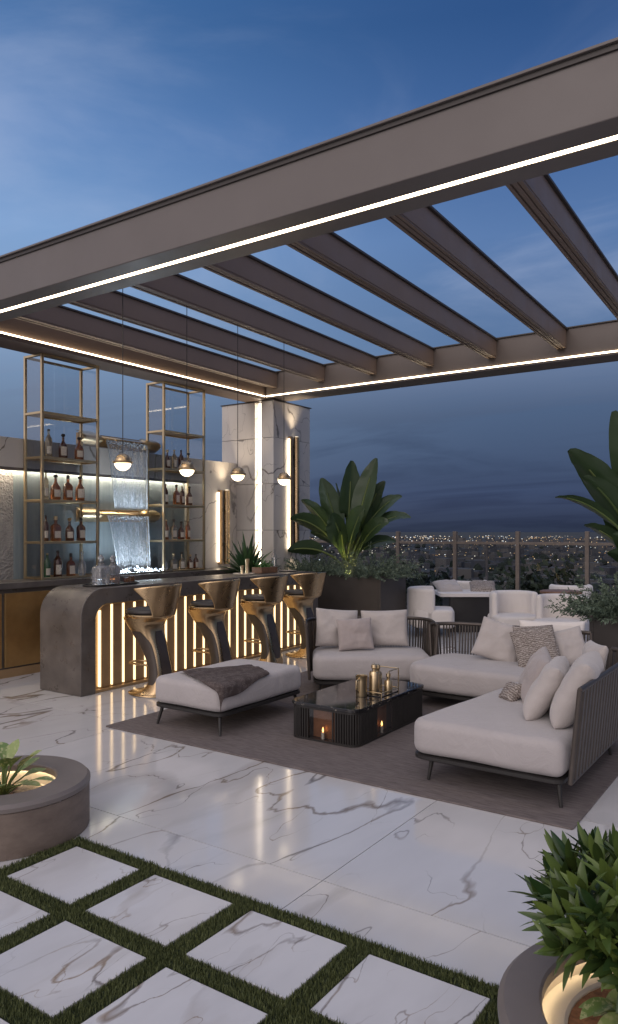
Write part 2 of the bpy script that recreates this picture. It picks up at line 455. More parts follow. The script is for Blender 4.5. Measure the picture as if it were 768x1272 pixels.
def offs(pts, d):                                  # inset a ccw outline
    n = len(pts); out = []
    for i in range(n):
        t_ = (pts[(i+1) % n]-pts[i-1])
        t_.normalize() if t_.length > 1e-9 else None
        out.append(pts[i] + Vector((-t_.y, t_.x))*d)
    return out
def slab(mb, pts, z0, z1, r, crown=0., seg=5, mi=0, wob=0.):   # upholstered slab: rounded edges, crowned top
    rings = []
    c = sum(pts, Vector((0, 0)))/len(pts)
    def ring(d, z, k=1.):
        o_ = offs(pts, d) if d else pts
        o_ = [c + (p-c)*k for p in o_]
        res = []
        for p in o_:
            zz_ = z + (wob*noise.noise(Vector((p.x*3, p.y*3, z*4))) if wob else 0)
            res.append(Vector((p.x, p.y, zz_)))
        return res
    for k in range(seg+1):
        q = k/seg*math.pi/2; rings.append(ring(r*(1-math.sin(q)), z0 + r*(1-math.cos(q))))
    for k in range(seg+1):
        q = k/seg*math.pi/2; rings.append(ring(r*(1-math.cos(q)), z1 - r*(1-math.sin(q))))
    for k in (.8, .6, .4, .2, .04):
        rings.append(ring(r, z1 + crown*(1-k*k), k))
    return mb.loft(rings, True, True, True, mi)
def pillow(mb, w_, h_, t_, n=16, pinch=.07, seed=0, mtx=None, box=2.6):
    rnd = random.Random(seed); off_ = Vector((rnd.random()*9, rnd.random()*9, seed))
    for sgn in (1, -1):
        rows = []
        for i in range(n+1):
            row = []
            for j in range(n+1):
                u = -1+2*j/n; v_ = -1+2*i/n
                e = max(0, (1-abs(u)**box))*max(0, (1-abs(v_)**box))
                x = u*w_/2*(1-pinch*(1-u*u*0)*(1-v_*v_)); y = v_*h_/2*(1-pinch*(1-u*u))
                z = sgn*t_/2*(e**.46)
                z += (noise.noise(Vector((u*1.7, v_*1.7, sgn))+off_)*(.20 if box < 4 else .09) + noise.noise(Vector((u*4, v_*4, sgn))+off_)*(.07 if box < 4 else .03))*t_*(e**.5)
                p = Vector((x, y, z)); row.append(mtx @ p if mtx else p)
            rows.append(row)
        mb.sheet(rows)
    return mb
def merge(o, d=1e-4):
    bm = bmesh.new(); bm.from_mesh(o.data); bmesh.ops.remove_doubles(bm, verts=bm.verts, dist=d); bmesh.ops.recalc_face_normals(bm, faces=bm.faces); bm.to_mesh(o.data); bm.free()

# ================================================================== GROUND
mb = MB()
# terrace tiles with hairline joints (rows along X, courses along Y)
g = .0025
xs = [-4.4, -2.9, -1.4, .1, 1.53, 3.03, 4.53, 6.03, 7.53, 9.03, 10.53, 12.03, 13.53, 14.35]
for i in range(len(xs)-1):
    off_ = 0 if i % 2 == 1 else 0.0
    ys = [-7 + off_, -4, -1, 2.0, 5.0, 8.0, 9.3]
    for j in range(len(ys)-1):
        x0, x1, y0, y1 = xs[i]+g, xs[i+1]-g, ys[j]+g, ys[j+1]-g
        # keep clear of the lawn grid
        GX, GY0, GY1 = 2.69, -1.0, 3.40
        parts = []
        if x0 < GX and y1 > GY0 and y0 < GY1:
            if x1 > GX: parts.append((GX, x1, y0, y1))
            xa = min(x1, GX)
            if y1 > GY1: parts.append((x0, xa, GY1, y1))
            if y0 < GY0: parts.append((x0, xa, y0, GY0))
        else: parts.append((x0, x1, y0, y1))
        for (a, b_, c, d) in parts:
            if b_-a > .01 and d-c > .01: mb.box(a, b_, c, d, -.02, 0)
structure(mb.build('terrace_floor', MT['marble_floor']))
mb = MB(); mb.box(-5, 14.4, -7.2, 9.3, -.5, -.006); structure(mb.build('terrace_base', MT['joint']))
# marble stepping slabs set in turf
yc = [(2.818, 3.306), (2.211, 2.713), (1.600, 2.103), (.990, 1.495), (.385, .885), (-.22, .28), (-.82, -.325)]
xr = [(2.185, 2.607), (1.640, 2.080), (1.10, 1.535), (.56, .995), (.02, .455)]
for i, (x0, x1) in enumerate(xr):
    for j, (y0, y1) in enumerate(yc):
        mb = MB(); mb.box(x0, x1, y0, y1, -.02, .004+.001*((i*3+j*5) % 3))
        o = mb.build('paving_slab', MT['marble_slab'], bevel=.004); structure(o)
# turf joints
gb = MB(); rg = random.Random(3)
def in_slab(x, y):
    return any(a-.004 < x < b_+.004 for a, b_ in xr) and any(a-.004 < y < b_+.004 for a, b_ in yc)
cnt = 0
while cnt < 70000:
    x = rg.uniform(.9, 2.69); y = rg.uniform(-.2, 3.40)
    if in_slab(x, y): continue
    dd = x*CA + y*SA; rr = x*SA - y*CA
    if dd < .8 or abs(rr/dd) > .55: continue
    cnt += 1
    h_ = rg.uniform(.008, .024); a = rg.uniform(0, 6.28); wd = rg.uniform(.0012, .0022)
    le = rg.uniform(.0, .014); la = rg.uniform(0, 6.28)
    dx, dy = math.cos(a)*wd, math.sin(a)*wd; lx, ly = math.cos(la)*le, math.sin(la)*le
    gb.add([(x-dx, y-dy, -.006), (x+dx, y+dy, -.006), (x+dx*.7+lx*.5, y+dy*.7+ly*.5, h_*.6), (x-dx*.7+lx*.5, y-dy*.7+ly*.5, h_*.6), (x+lx, y+ly, h_)],
           [(0, 1, 2, 3), (3, 2, 4)])
o = gb.build('grass', MT['grass'], fix=False); tag(o, kind='stuff')
mb = MB(); mb.box(-.1, 2.69, -1.0, 3.40, -.03, -.004); structure(mb.build('turf_bed', simple('turf_bed', C(.02, .03, .012), .95)))
# rug
mb = MB(); mb.loft([[Vector((p.x, p.y, z)) for p in rpoly([(4.34, 1.16), (8.5, 1.16), (8.5, 5.13), (4.34, 5.13)], .02, 3)] for z in (.001, .012)])
tag(mb.build('area_rug', MT['rug'], bevel=.004), 'large taupe woven rug under the sofa group on the marble floor', 'rug')

# land and city below the terrace
m, b = newmat('night_land'); vec = coords('Object')
setp(b, Base_Color=RAMP(NOISE(vec, .006, 6, .65), [(.35, C(.012, .016, .014)), (.65, C(.04, .045, .05))]), Roughness=.95); MT['land'] = m
mb = MB(); ZL = -45.
mb.add([(-30000, -30000, ZL), (40000, -30000, ZL), (40000, 40000, ZL), (-30000, 40000, ZL)], [(0, 1, 2, 3)])
structure(mb.build('land', MT['land']))
cb_ = MB(); cl1 = MB(); rc = random.Random(11)
bmat = [simple('city_wall_dark', C(.05, .052, .06), .9), simple('city_wall_pale', C(.09, .085, .082), .9)]
for k in range(2600):
    d = 420*math.exp(rc.random()*2.4); r_ = rc.uniform(-.55, .62)*d
    p = CW(r_, d); s = rc.uniform(5, 15)*(1 + d/3500); h_ = rc.choice([4, 5, 6, 6, 7, 8, 11])*(1 + min(d, 2500)/6000)
    if rc.random() < .008: h_ *= 2.
    mt = Matrix.Translation((p.x, p.y, ZL)) @ Matrix.Rotation(rc.random()*1.6, 4, 'Z')
    cb_.box(-s/2, s/2, -s*.4, s*.4, 0, h_, 1 if rc.random() < .45 else 0, mt)
    if rc.random() < (.5 if d > 1300 else .2):
        for q in range(rc.randint(1, 2)):
            px_, pz = rc.uniform(-.4, .4)*s, rc.uniform(.25, .95)*h_
            sz = rc.uniform(.2, .42)*(d/900)**.85
            fw = CW(0, -1)
            cl1.box(px_-sz, px_+sz, -s*.75-sz*.3, -s*.75+sz*.3, pz-sz*.6, pz+sz*.6, rc.choice([0, 0, 1, 2]), Matrix.Translation((p.x, p.y, ZL)) @ Matrix.Rotation(A-R(90), 4, 'Z'))
for k in range(2300):
    d = 620*math.exp((rc.random()**.55)*2.3); r_ = rc.uniform(-.55, .62)*d
    if noise.noise(Vector((r_*.004, d*.002, 0))) < -.05: continue
    p = CW(r_, d); sz = rc.uniform(.2, .42)*(d/900)**.85
    cl1.box(p.x-sz, p.x+sz, p.y-sz, p.y+sz, ZL+9, ZL+9+sz*1.6, rc.choice([0, 1, 1, 2, 3]))
o = cb_.build('distant_city', bmat, fix=False); tag(o, 'far city of low pale and dark houses below the horizon', 'city', kind='stuff')
ls = [emit('city_light_warm', (1., .70, .38), 1.5, False), emit('city_light_pale', (1., .90, .72), 1.5, False), emit('city_light_amber', (1., .55, .22), 1.1, False), emit('city_light_white', (.85, .93, 1.), 1.7, False)]
o2 = cl1.build('city_lights', ls, fix=False); tag(o2, 'scattered warm lights of the far city at dusk', 'city lights', kind='stuff')
# far woods
wb = MB()
for k in range(1500):
    d = 300*math.exp(rc.random()*2.0); r_ = rc.uniform(-.5, .6)*d
    if noise.noise(Vector((r_*.006, d*.0025, 4))) < .0: continue
    p = CW(r_, d); s = rc.uniform(5, 10); hh = rc.uniform(6, 13)
    ring0 = []; rings = []
    for zf, rf in ((.0, .6), (.3, 1.), (.6, .85), (.85, .5), (1., .12)):
        rings.append([Vector((p.x + math.cos(q)*s*rf*rc.uniform(.75, 1.2), p.y + math.sin(q)*s*rf*rc.uniform(.75, 1.2), ZL + zf*hh*rc.uniform(.9, 1.08))) for q in [k2*math.pi/4 for k2 in range(8)]])
    wb.loft(rings)
o = wb.build('far_woods', simple('far_woods', C(.012, .018, .012), .95), fix=False); tag(o, 'dark far-off woods between the city blocks', 'woods', kind='stuff')

# ================================================================== PERGOLA
pg = thing('pergola', 'large taupe pergola with louvred roof and warm light strips over the terrace', 'pergola', (7.2, 2.5, 0))
Z0, Z1 = 3.93, 4.31
Y0p, Y1p = -3.2, 8.12
mb = MB(); prof = [(4.25, Z0), (4.448, Z0), (4.448, 3.952), (4.500, 3.952), (4.500, Z0), (4.69, Z0), (4.69, Z1), (4.25, Z1)]
mb.loft([[Vector((x, y, z)) for x, z in prof] for y in (Y0p, Y1p)])
fb = mb.build('front_beam', MT['taupe_metal'], pg, bevel=.007)
mb = MB(); mb.box(4.215, 4.73, Y0p-.03, Y1p+.03, Z1+.012, Z1+.03); mb.build('cap', MT['taupe_metal'], fb, bevel=.003)
mb = MB(); mb.box(4.235, 4.71, Y0p-.01, Y1p+.01, Z1-.02, Z1+.0115); mb.build('cap_shade_strip', MT['taupe_dark'], fb)  # solid dark strip, paints the shadow under the cap overhang
mb = MB(); mb.box(4.4485, 4.4995, Y0p+.02, Y1p-.02, 3.934, 3.9515); mb.build('light_strip', MT['led'], fb)
mb = MB(); mb.box(9.9, 10.3, Y0p, 7.66, 3.95, 4.335); mb.box(9.885, 10.3, Y0p, 7.66, Z0-.012, 3.9495)
MT['rear_metal'] = simple('rear_metal', C(.128, .104, .090), .46, 0, .06, 1.2, rvar=.07)
rb = mb.build('rear_beam', MT['rear_metal'], pg, bevel=.004)
mb = MB(); mb.box(9.888, 9.8998, Y0p+.02, 7.66, 3.9515, 3.970); mb.build('light_strip', MT['led_thin'], rb)
mb = MB(); mb.box(9.87, 10.33, Y0p, 7.66, 4.336, 4.35); mb.build('cap', MT['taupe_dark'], rb)
mb = MB(); mb.box(4.692, 10.3, 7.70, 8.10, 3.95, 4.335); mb.box(4.692, 10.3, 7.672, 8.10, Z0-.03, 3.9495)
sb = mb.build('side_beam', MT['louvre_metal'], pg, bevel=.004)
mb = MB(); mb.box(4.70, 9.88, 7.675, 7.6998, 3.9515, 3.968); mb.build('light_strip', MT['led_thin'], sb)
mb = MB(); mb.box(4.692, 10.33, 7.675, 8.12, 4.336, 4.35); mb.build('cap', MT['taupe_dark'], sb)
mb = MB(); mb.box(4.692, 9.898, Y0p, Y0p+.4, Z0, 4.335); mb.build('end_beam', MT['taupe_metal'], pg, bevel=.006)
for i in range(11):
    y = 7.44 - .94*i
    if y < -2.6: break
    def blade(ya, yb, z0, z1):
        vs = []
        for z in (z0, z1):
            for (xx, o_) in ((4.692, LK), (9.898, 0)): vs += [(xx, ya-o_, z), (xx, yb-o_, z)]
        return vs
    LK = .13
    mb = MB(); F6 = [(0, 1, 3, 2), (4, 6, 7, 5), (0, 4, 5, 1), (2, 3, 7, 6), (0, 2, 6, 4), (1, 5, 7, 3)]
    mb.add(blade(y-.010, y+.120, 4.098, 4.315), F6)
    for (a, b_, z) in ((y-.006, y+.026, 4.082), (y+.038, y+.074, 4.087), (y+.086, y+.116, 4.082)): mb.add(blade(a, b_, z, 4.0975), F6)
    lo = mb.build('louvre', MT['louvre_metal'], pg, bevel=.003, seg=1)
    mb = MB(); mb.add(blade(y-.036, y+.146, 4.3155, 4.335), F6); mb.build('louvre_cap', MT['taupe_dark'], lo)
for (x, y) in ((4.47, 7.95), (4.47, -3.0), (10.1, -3.0)):
    mb = MB(); mb.box(x-.14, x+.14, y-.14, y+.14, 0, Z0-.001 if x < 5 else Z0-.013); mb.build('post', MT['taupe_metal'], pg, bevel=.006)

# ================================================================== PILLAR, WALL
pl = thing('stone_pillar', 'square veined marble pillar with a vertical light groove under the pergola corner', 'pillar', (10.4, 8.0, 0))
mb = MB(); pz = [0, .95, 1.72, 2.50, 3.27, 3.885]
for i in range(5):
    z0, z1 = pz[i]+.003, pz[i+1]-.003
    mb.box(9.90, 10.97, 7.51, 7.775, z0, z1)
    mb.box(9.90, 10.97, 7.905, 8.64, z0, z1)
mb.build('cladding', MT['marble_wall'], pl, bevel=.003)
mb = MB(); mb.box(9.99, 10.96, 7.52, 8.63, 0, 3.88); mb.build('core', MT['joint'], pl)
mb = MB(); mb.box(9.955, 9.985, 7.818, 7.862, .02, 3.87); mb.build('light_strip', MT['led_groove'], pl)
mb = MB(); mb.box(9.88, 11.0, 7.49, 8.66, 3.886, 3.8985); mb.build('cap', MT['taupe_dark'], pl)

wl = thing('back_wall', 'pale stone wall with a glowing cove behind the bar', 'wall', (6.5, 8.5, 0))
mb = MB(); mb.box(1.5, 5.66, 8.42, 8.75, 0, 2.5); mb.build('rough_panel', MT['rough_stone'], wl)
mb = MB(); mb.box(5.661, 8.74, 8.42, 8.75, 0, 2.5); mb.build('wet_panel', MT['water_wall'], wl)
mb = MB(); mb.box(1.5, 4.6, 8.31, 8.75, 2.501, 2.87); mb.box(4.604, 6.9, 8.31, 8.75, 2.501, 2.87); mb.box(6.904, 8.74, 8.31, 8.75, 2.501, 2.87)
ub = mb.build('upper_band', MT['marble_wall'], wl, bevel=.003)
mb = MB(); mb.box(1.5, 8.74, 8.312, 8.336, 2.462, 2.5005); mb.build('lip', MT['concrete_taupe'], ub)
mb = MB(); mb.box(8.744, 9.898, 8.31, 8.75, 0, 2.87); mb.build('marble_panel', MT['marble_wall'], wl, bevel=.003)
mb = MB(); mb.box(1.6, 8.7, 8.36, 8.40, 2.488, 2.4995); mb.build('cove_light', MT['led_cove'], wl)

def sconce(name, label, x, y, z0, z1):
    t = thing(name, label, 'wall lamp', (x, y, z0), 0, 'tall bronze wall lamps')
    mb = MB(); mb.tube([(x+.07, y-.065, z0), (x+.07, y-.065, z1)], .05, 16); mb.build('tube', MT['bronze'], t, 40)
    mb = MB(); mb.box(x-.09, x-.035, y-.06, y-.003, z0, z1); bkp = mb.build('housing', MT['bronze_panel'], t, bevel=.002)
    mb = MB(); mb.box(x-.108, x-.0903, y-.040, y-.012, z0+.04, z1-.04); mb.build('light_strip', MT['led_sconce'], t)
    mb = MB(); mb.box(x-.0348, x+.02, y-.03, y-.003, z0+.3, z0+.36); mb.box(x-.0348, x+.02, y-.03, y-.003, z1-.36, z1-.3); mb.build('bracket', MT['black_metal'], t)
    mb = MB(); mb.lathe([(.03, z1+.002), (.03, z1+.006)], 12, (x+.07, y-.065, 0)); up_ = mb.build('uplight', MT['bulb'], t)
    for (zz_, e_, ang) in ((z1+.02, 26, 180), (z0-.02, 8, 0)):
        l_ = bpy.data.lights.new('sconce_light', 'SPOT'); l_.energy = e_; l_.spot_size = R(95); l_.spot_blend = 1.0; l_.color = (1., .80, .56); l_.shadow_soft_size = .06
        q_ = bpy.data.objects.new('sconce_light', l_); COL.objects.link(q_); q_.location = (x+.02, y-.12, zz_); q_.rotation_euler = (R(ang), 0, 0) if ang == 0 else (R(188), 0, 0)
        q_.parent = t; q_.matrix_parent_inverse = wm(t).inverted()
sconce('wall_sconce', 'tall bronze tube lamp on the right face of the marble pillar', 10.40, 7.51, 1.35, 3.32)
sconce('wall_sconce', 'shorter bronze tube lamp on the marble wall between rack and pillar', 9.50, 8.31, 1.15, 2.39)

# ================================================================== BACK COUNTER, RACKS, WATER
bc = thing('back_counter', 'long dark stone back counter with a brushed bronze door behind the bar', 'counter', (5.5, 8.0, 0))
mb = MB(); mb.box(1.6, 9.88, 7.74, 8.30, 1.03, 1.10); mb.build('counter_top', MT['concrete_dark'], bc, bevel=.006)
mb = MB(); mb.box(1.6, 9.88, 7.80, 8.30, .0, 1.0295); mb.build('cabinet', MT['concrete_dark'], bc)
for (a, b_) in ((2.2, 3.62), (3.66, 5.08), (5.12, 5.74)):
    mb = MB(); mb.box(a, b_, 7.775, 7.7995, .12, .98); mb.build('door', MT['door_bronze'], bc, bevel=.003)
mb = MB(); mb.box(1.6, 9.88, 7.782, 7.7994, .0, .10); mb.build('plinth', MT['bronze_panel'], bc)

SHZ = [1.575, 2.10, 2.635, 3.19]
def rack(x0, label):
    x1 = x0+.86; y0, y1 = 7.93, 8.27; zt = 3.905; zb = 1.102; s = .016
    t = thing('bottle_rack', label, 'rack', ((x0+x1)/2, 8.1, 1.1), 0, 'brass and glass bottle racks')
    for (x, y) in ((x0, y0), (x1, y0), (x0, y1), (x1, y1)):
        mb = MB(); mb.box(x-s, x+s, y-s, y+s, zb, zt); mb.build('upright', MT['brass'], t, bevel=.002, seg=1)
    mb = MB()
    for y in (y0, y1): mb.box(x0+s, x1-s, y-s, y+s, zt-.03, zt-.001)
    for x in (x0, x1): mb.box(x-s, x+s, y0+s, y1-s, zt-.03, zt-.001)
    for y in (y0, y1): mb.box(x0+s, x1-s, y-s*.8, y+s*.8, zb+.001, zb+.025)
    for x in (x0, x1): mb.box(x-s*.8, x+s*.8, y0+s, y1-s, zb+.001, zb+.025)
    mb.build('frame', MT['brass'], t, bevel=.002, seg=1)
    for z in SHZ:
        mb = MB()
        for y in (y0, y1): mb.box(x0+s, x1-s, y-s*.9, y+s*.9, z-.032, z-.002)
        for x in (x0, x1): mb.box(x-s*.9, x+s*.9, y0+s, y1-s, z-.032, z-.002)
        sh = mb.build('shelf', MT['brass'], t, bevel=.002, seg=1)
        mb = MB(); mb.box(x0+s, x1-s, y0+s*.9, y1-s*.9, z-.012, z-.003); mb.build('shelf_board', MT['bronze_panel'], sh)
    for (a, b_, c, d) in ((x0-.002, x0+.002, y0+s, y1-s), (x1-.002, x1+.002, y0+s, y1-s)):
        mb = MB(); mb.box(a, b_, c, d, zb+.03, zt-.035); mb.build('side_pane', MT['glass_smoke'], t)
    xm = (x0+x1)/2
    for (a, b_) in ((x0+s, xm-.003), (xm+.003, x1-s)):
        mb = MB(); mb.box(a, b_, y1-.002, y1+.002, zb+.03, zt-.035); mb.build('back_pane', MT['glass_smoke'], t)
    return t
rack(5.73, 'left brass and smoked glass rack of bottles on the back counter')
rack(7.80, 'right brass and smoked glass rack of bottles between waterfall and pillar')

wf = thing('wall_fountain', 'two-tier bronze waterfall pouring down the wet wall between the bottle racks', 'fountain', (7.2, 8.2, 1.1))
def scoop(mb, x0, x1, flip, z, y1, dep, h_):
    rows = []
    for i in range(13):
        u = i/12
        row = []
        for j in range(9):
            v_ = j/8
            top = h_*(.5 + .5*math.sqrt(max(0, 1-((max(0, u-.72))/.28)**2)))
            x = x0 + (x1-x0)*u
            q = -.5 + v_
            yy = y1 - dep*(math.cos(q*math.pi)*.9 + .1)
            row.append(Vector((x, yy, z + q*top)))
        rows.append(row)
    mb.sheet(rows)
for (z, h_) in ((2.97, .20), (1.92, .19)):
    mb = MB()
    mb.box(6.62, 7.93, 8.36, 8.415, z-.085, z+.085)
    tr = mb.build('trough', MT['bronze_panel'], wf, bevel=.004)
    mb = MB(); rows = []
    for i in range(2):
        x = (6.90, 7.76)[i]
        rows.append([Vector((x, 8.36 - .17*q, z + .05 + .02*math.sin(q*3.1) - .035*q)) for q in [k/8 for k in range(9)]])
    mb.sheet(rows); mb.build('spout_lip', MT['bronze'], tr, 40, solid=.012)
    for (xa, xb) in ((6.56, 6.93), (8.0, 7.69)):
        mb = MB(); scoop(mb, xa, xb, 0, z+.01, 8.36, .16, h_); mb.build('scoop', MT['brass'], tr, 40, solid=.008)
def curtain(xa0, xb0, xa1, xb1, zt, zb):
    rows = []
    for i in range(31):
        u = i/30; z = zt + (zb-zt)*u
        a = xa0 + (xa1-xa0)*min(1, u**.8); b_ = xb0 + (xb1-xb0)*u
        row = []
        for j in range(41):
            v_ = j/40; x = a + (b_-a)*v_
            y = 8.185 - .05*math.sqrt(u) + .010*noise.noise(Vector((x*14, z*3, 1))) + .004*noise.noise(Vector((x*50, z*9, 2)))
            row.append(Vector((x, y, z)))
        rows.append(row)
    mb = MB(); mb.sheet(rows); mb.build('water_curtain', MT['water_sheet'], wf, 180, fix=False)
    for (x0, x1) in ((xa0, xa1), (xb0, xb1)):
        mb = MB(); path = []; rad = []
        for i in range(40):
            u = i/39; z = zt + (zb-zt)*u
            x = x0 + (x1-x0)*min(1, u**.8) + .006*noise.noise(Vector((u*9, x0, 3)))
            path.append((x, 8.183 - .05*math.sqrt(u), z)); rad.append(.007 + .007*abs(noise.noise(Vector((u*22, x0*5, 7)))))
        mb.tube(path, rad, 7); mb.build('water_strand', MT['foam'], wf, 60)
    mb = MB(); rq = random.Random(int(zt*100))
    for k in range(240):
        x = rq.uniform(xa0, xb0); z = zt - abs(rq.gauss(0, .028)) + .005; r_ = rq.uniform(.004, .013)
        mb.lathe([(.001, z-r_), (r_*.8, z-r_*.5), (r_, z), (r_*.7, z+r_*.6), (.001, z+r_)], 6, (x, 8.18+rq.uniform(-.012, .008), 0))
    mb.build('spout_foam', MT['foam'], wf, 60)
curtain(6.95, 7.70, 7.06, 7.66, 2.965, 2.02)
curtain(6.97, 7.72, 7.12, 7.72, 1.915, 1.16)
mb = MB(); mb.box(6.63, 7.96, 7.90, 8.34, 1.101, 1.125); bs = mb.build('basin', MT['concrete_dark'], wf, bevel=.004)
mb = MB(); rq = random.Random(4)
for k in range(420):
    x = rq.gauss(7.35, .33); y = rq.gauss(8.12, .07)
    if not (6.66 < x < 7.93 and 7.92 < y < 8.32): continue
    r_ = rq.uniform(.006, .018); z = 1.127 + r_*.4 + abs(rq.gauss(0, .030))*math.exp(-((x-7.4)/.35)**2)
    mb.lathe([(.001, z-r_), (r_*.8, z-r_*.5), (r_, z), (r_*.6, z+r_*.7), (.001, z+r_*1.4)], 6, (x, y, 0))
mb.build('splash', MT['foam'], wf, 60)
ld = bpy.data.lights.new('fountain_fill_light', 'AREA'); ld.shape = 'RECTANGLE'; ld.size = 1.0; ld.size_y = .05; ld.energy = 17; ld.color = (.75, .88, 1.)
lo = bpy.data.objects.new('fountain_fill_light', ld); COL.objects.link(lo); lo.location = (7.3, 8.0, 1.14); lo.rotation_euler = (R(180+18), 0, 0); lo.parent = bs
ld2 = ld.copy(); ld2.energy = 4; ld2.size = .7; lo2 = bpy.data.objects.new('fountain_fill_light', ld2); COL.objects.link(lo2); lo2.location = (7.3, 8.02, 1.99); lo2.rotation_euler = (R(180+14), 0, 0); lo2.parent = tr; lo2.matrix_parent_inverse = wm(tr).inverted()  # second lamp, added on the lower trough to brighten the upper curtain

# ------------------------------------------------------------------ bottles
def bottle(x, y, z, kind, mat, h_, r_, label, clear=False, rot=None):
    t = thing('bottle', label, 'bottle', (x, y, z), rot if rot is not None else random.uniform(-.25, .25), 'bottles on the brass racks')
    mb = MB()
    if kind == 'square':
        def sq(r0, zz): return [Vector((p.x, p.y, zz)) for p in rpoly([(-r0, -r0*.62), (r0, -r0*.62), (r0, r0*.62), (-r0, r0*.62)], r0*.28, 4)]
        mb.loft([sq(r_*.94, 0.002), sq(r_, .012), sq(r_, h_*.56), sq(r_*.8, h_*.63), sq(r_*.32, h_*.70), sq(r_*.27, h_*.80), sq(r_*.33, h_*.81), sq(r_*.33, h_*.84)])
        zs = h_*.84
    else:
        P = {'round': [(.93, .0), (1, .03), (1.02, .40), (.9, .52), (.55, .62), (.32, .69), (.27, .80), (.33, .81), (.33, .84)],
             'tall': [(.93, .0), (1, .02), (1, .60), (.86, .68), (.45, .76), (.32, .82), (.30, .90), (.36, .91), (.36, .93)],
             'decanter': [(.75, .0), (.98, .05), (1.05, .25), (.95, .42), (.55, .55), (.32, .63), (.26, .72), (.42, .75), (.42, .77)]}[kind]
        mb.lathe([(a*r_, b_*h_ + .002) for a, b_ in P], 20); zs = P[-1][1]*h_
    body = mb.build('glass_body', mat, t, 40, local=True)
    mb = MB()
    if kind == 'decanter' or kind == 'round':
        mb.lathe([(r_*.2, zs+.0025), (r_*.22, zs+h_*.03), (r_*.42, zs+h_*.06), (r_*.5, zs+h_*.10), (r_*.36, zs+h_*.145), (r_*.1, zs+h_*.16)], 14)
    else:
        mb.lathe([(r_*.36, zs+.0025), (r_*.38, h_-.004), (r_*.30, h_)], 14)
    mb.build('stopper', MT['crystal'] if clear else (MT['brass'] if random.random() < .3 else MT['cap']), t, 40, local=True)
    if not clear:
        mb = MB()
        z0, z1 = h_*.13, h_*random.choice([.40, .45, .48])
        if kind == 'square': mb.box(-r_*.72, r_*.72, -r_*.62-.002, -r_*.62-.0008, z0, z1)
        else:
            rr = r_*1.035
            rows = [[Vector((rr*math.cos(q), rr*math.sin(q), zz)) for q in [R(-90-34 + 80*k/8 - 20) for k in range(9)]] for zz in (z0, (z0+z1)/2, z1)]
            mb.sheet(rows)
        mb.build('paper_label', MT['paper'], t, local=True)
    return t
ORD = ['first', 'second', 'third', 'fourth', 'fifth']
SH = {2.635: 'top bottle shelf', 2.10: 'second bottle shelf', 1.575: 'third bottle shelf', 1.127: 'bottom'}
DESC = {('square', 'amber'): 'square-shouldered amber', ('round', 'amber'): 'round-shouldered amber', ('tall', 'amber'): 'tall slim amber', ('square', 'dark_amber'): 'square dark brown', ('round', 'dark_amber'): 'round dark brown',
        ('tall', 'dark_amber'): 'tall dark brown', ('tall', 'pale_liquor'): 'tall pale', ('square', 'pale_liquor'): 'square pale', ('round', 'pale_liquor'): 'round pale', ('tall', 'green_glass'): 'green-necked', ('decanter', 'crystal'): 'clear cut-glass'}
rows_l = {2.635: [(60, 'tall', 'pale_liquor', .36, .045), (79, 'round', 'dark_amber', .33, .055), (98, 'round', 'amber', .31, .058)],
          2.10: [(56, 'tall', 'pale_liquor', .36, .036), (70, 'round', 'amber', .33, .062), (84.5, 'square', 'amber', .33, .058), (100, 'round', 'amber', .33, .060)],
          1.575: [(56, 'tall', 'dark_amber', .33, .035), (68, 'square', 'amber', .32, .064), (86.5, 'round', 'dark_amber', .30, .055), (101, 'square', 'dark_amber', .31, .054)],
          1.127: [(59, 'tall', 'green_glass', .32, .042), (72, 'tall', 'dark_amber', .35, .052), (88, 'square', 'amber', .31, .052), (104, 'decanter', 'crystal', .36, .052)]}
rows_r = {2.635: [(208, 'round', 'dark_amber', .29, .046), (217, 'tall', 'pale_liquor', .30, .040), (226.5, 'tall', 'dark_amber', .31, .040), (236, 'round', 'pale_liquor', .28, .050)],
          2.10: [(206.5, 'tall', 'dark_amber', .31, .044), (219, 'square', 'amber', .31, .052), (229, 'tall', 'dark_amber', .30, .040), (238.5, 'round', 'dark_amber', .30, .05)],
          1.575: [(206, 'tall', 'amber', .30, .036), (215.5, 'square', 'pale_liquor', .31, .050), (225.5, 'round', 'dark_amber', .28, .046), (236.5, 'tall', 'amber', .30, .038)],
          1.127: [(206, 'decanter', 'crystal', .25, .046), (216, 'square', 'pale_liquor', .26, .054), (226.5, 'round', 'pale_liquor', .28, .048), (238, 'round', 'dark_amber', .24, .046), (246.5, 'tall', 'dark_amber', .24, .040)]}
for side, rows in (('left', rows_l), ('right', rows_r)):
    for z, lst in rows.items():
        for i, (px_, kind, mk, h_, r_) in enumerate(lst):
            x = 5.93 + (px_-60)/81 if side == 'left' else 8.0 + (px_-207)/62
            y = 8.08 + random.uniform(-.02, .02)
            lab = f"{DESC[(kind, mk)]} bottle, {ORD[i]} from left on {side} rack's {SH[z]}"
            if z < 1.2: lab = f"{DESC[(kind, mk)]} bottle, {ORD[i]} from left in {side} rack's bottom row"
            bottle(x, y, z if z > 1.2 else 1.104 + (.0 if True else 0), kind, MT[mk], h_, r_, lab, clear=(mk == 'crystal'))

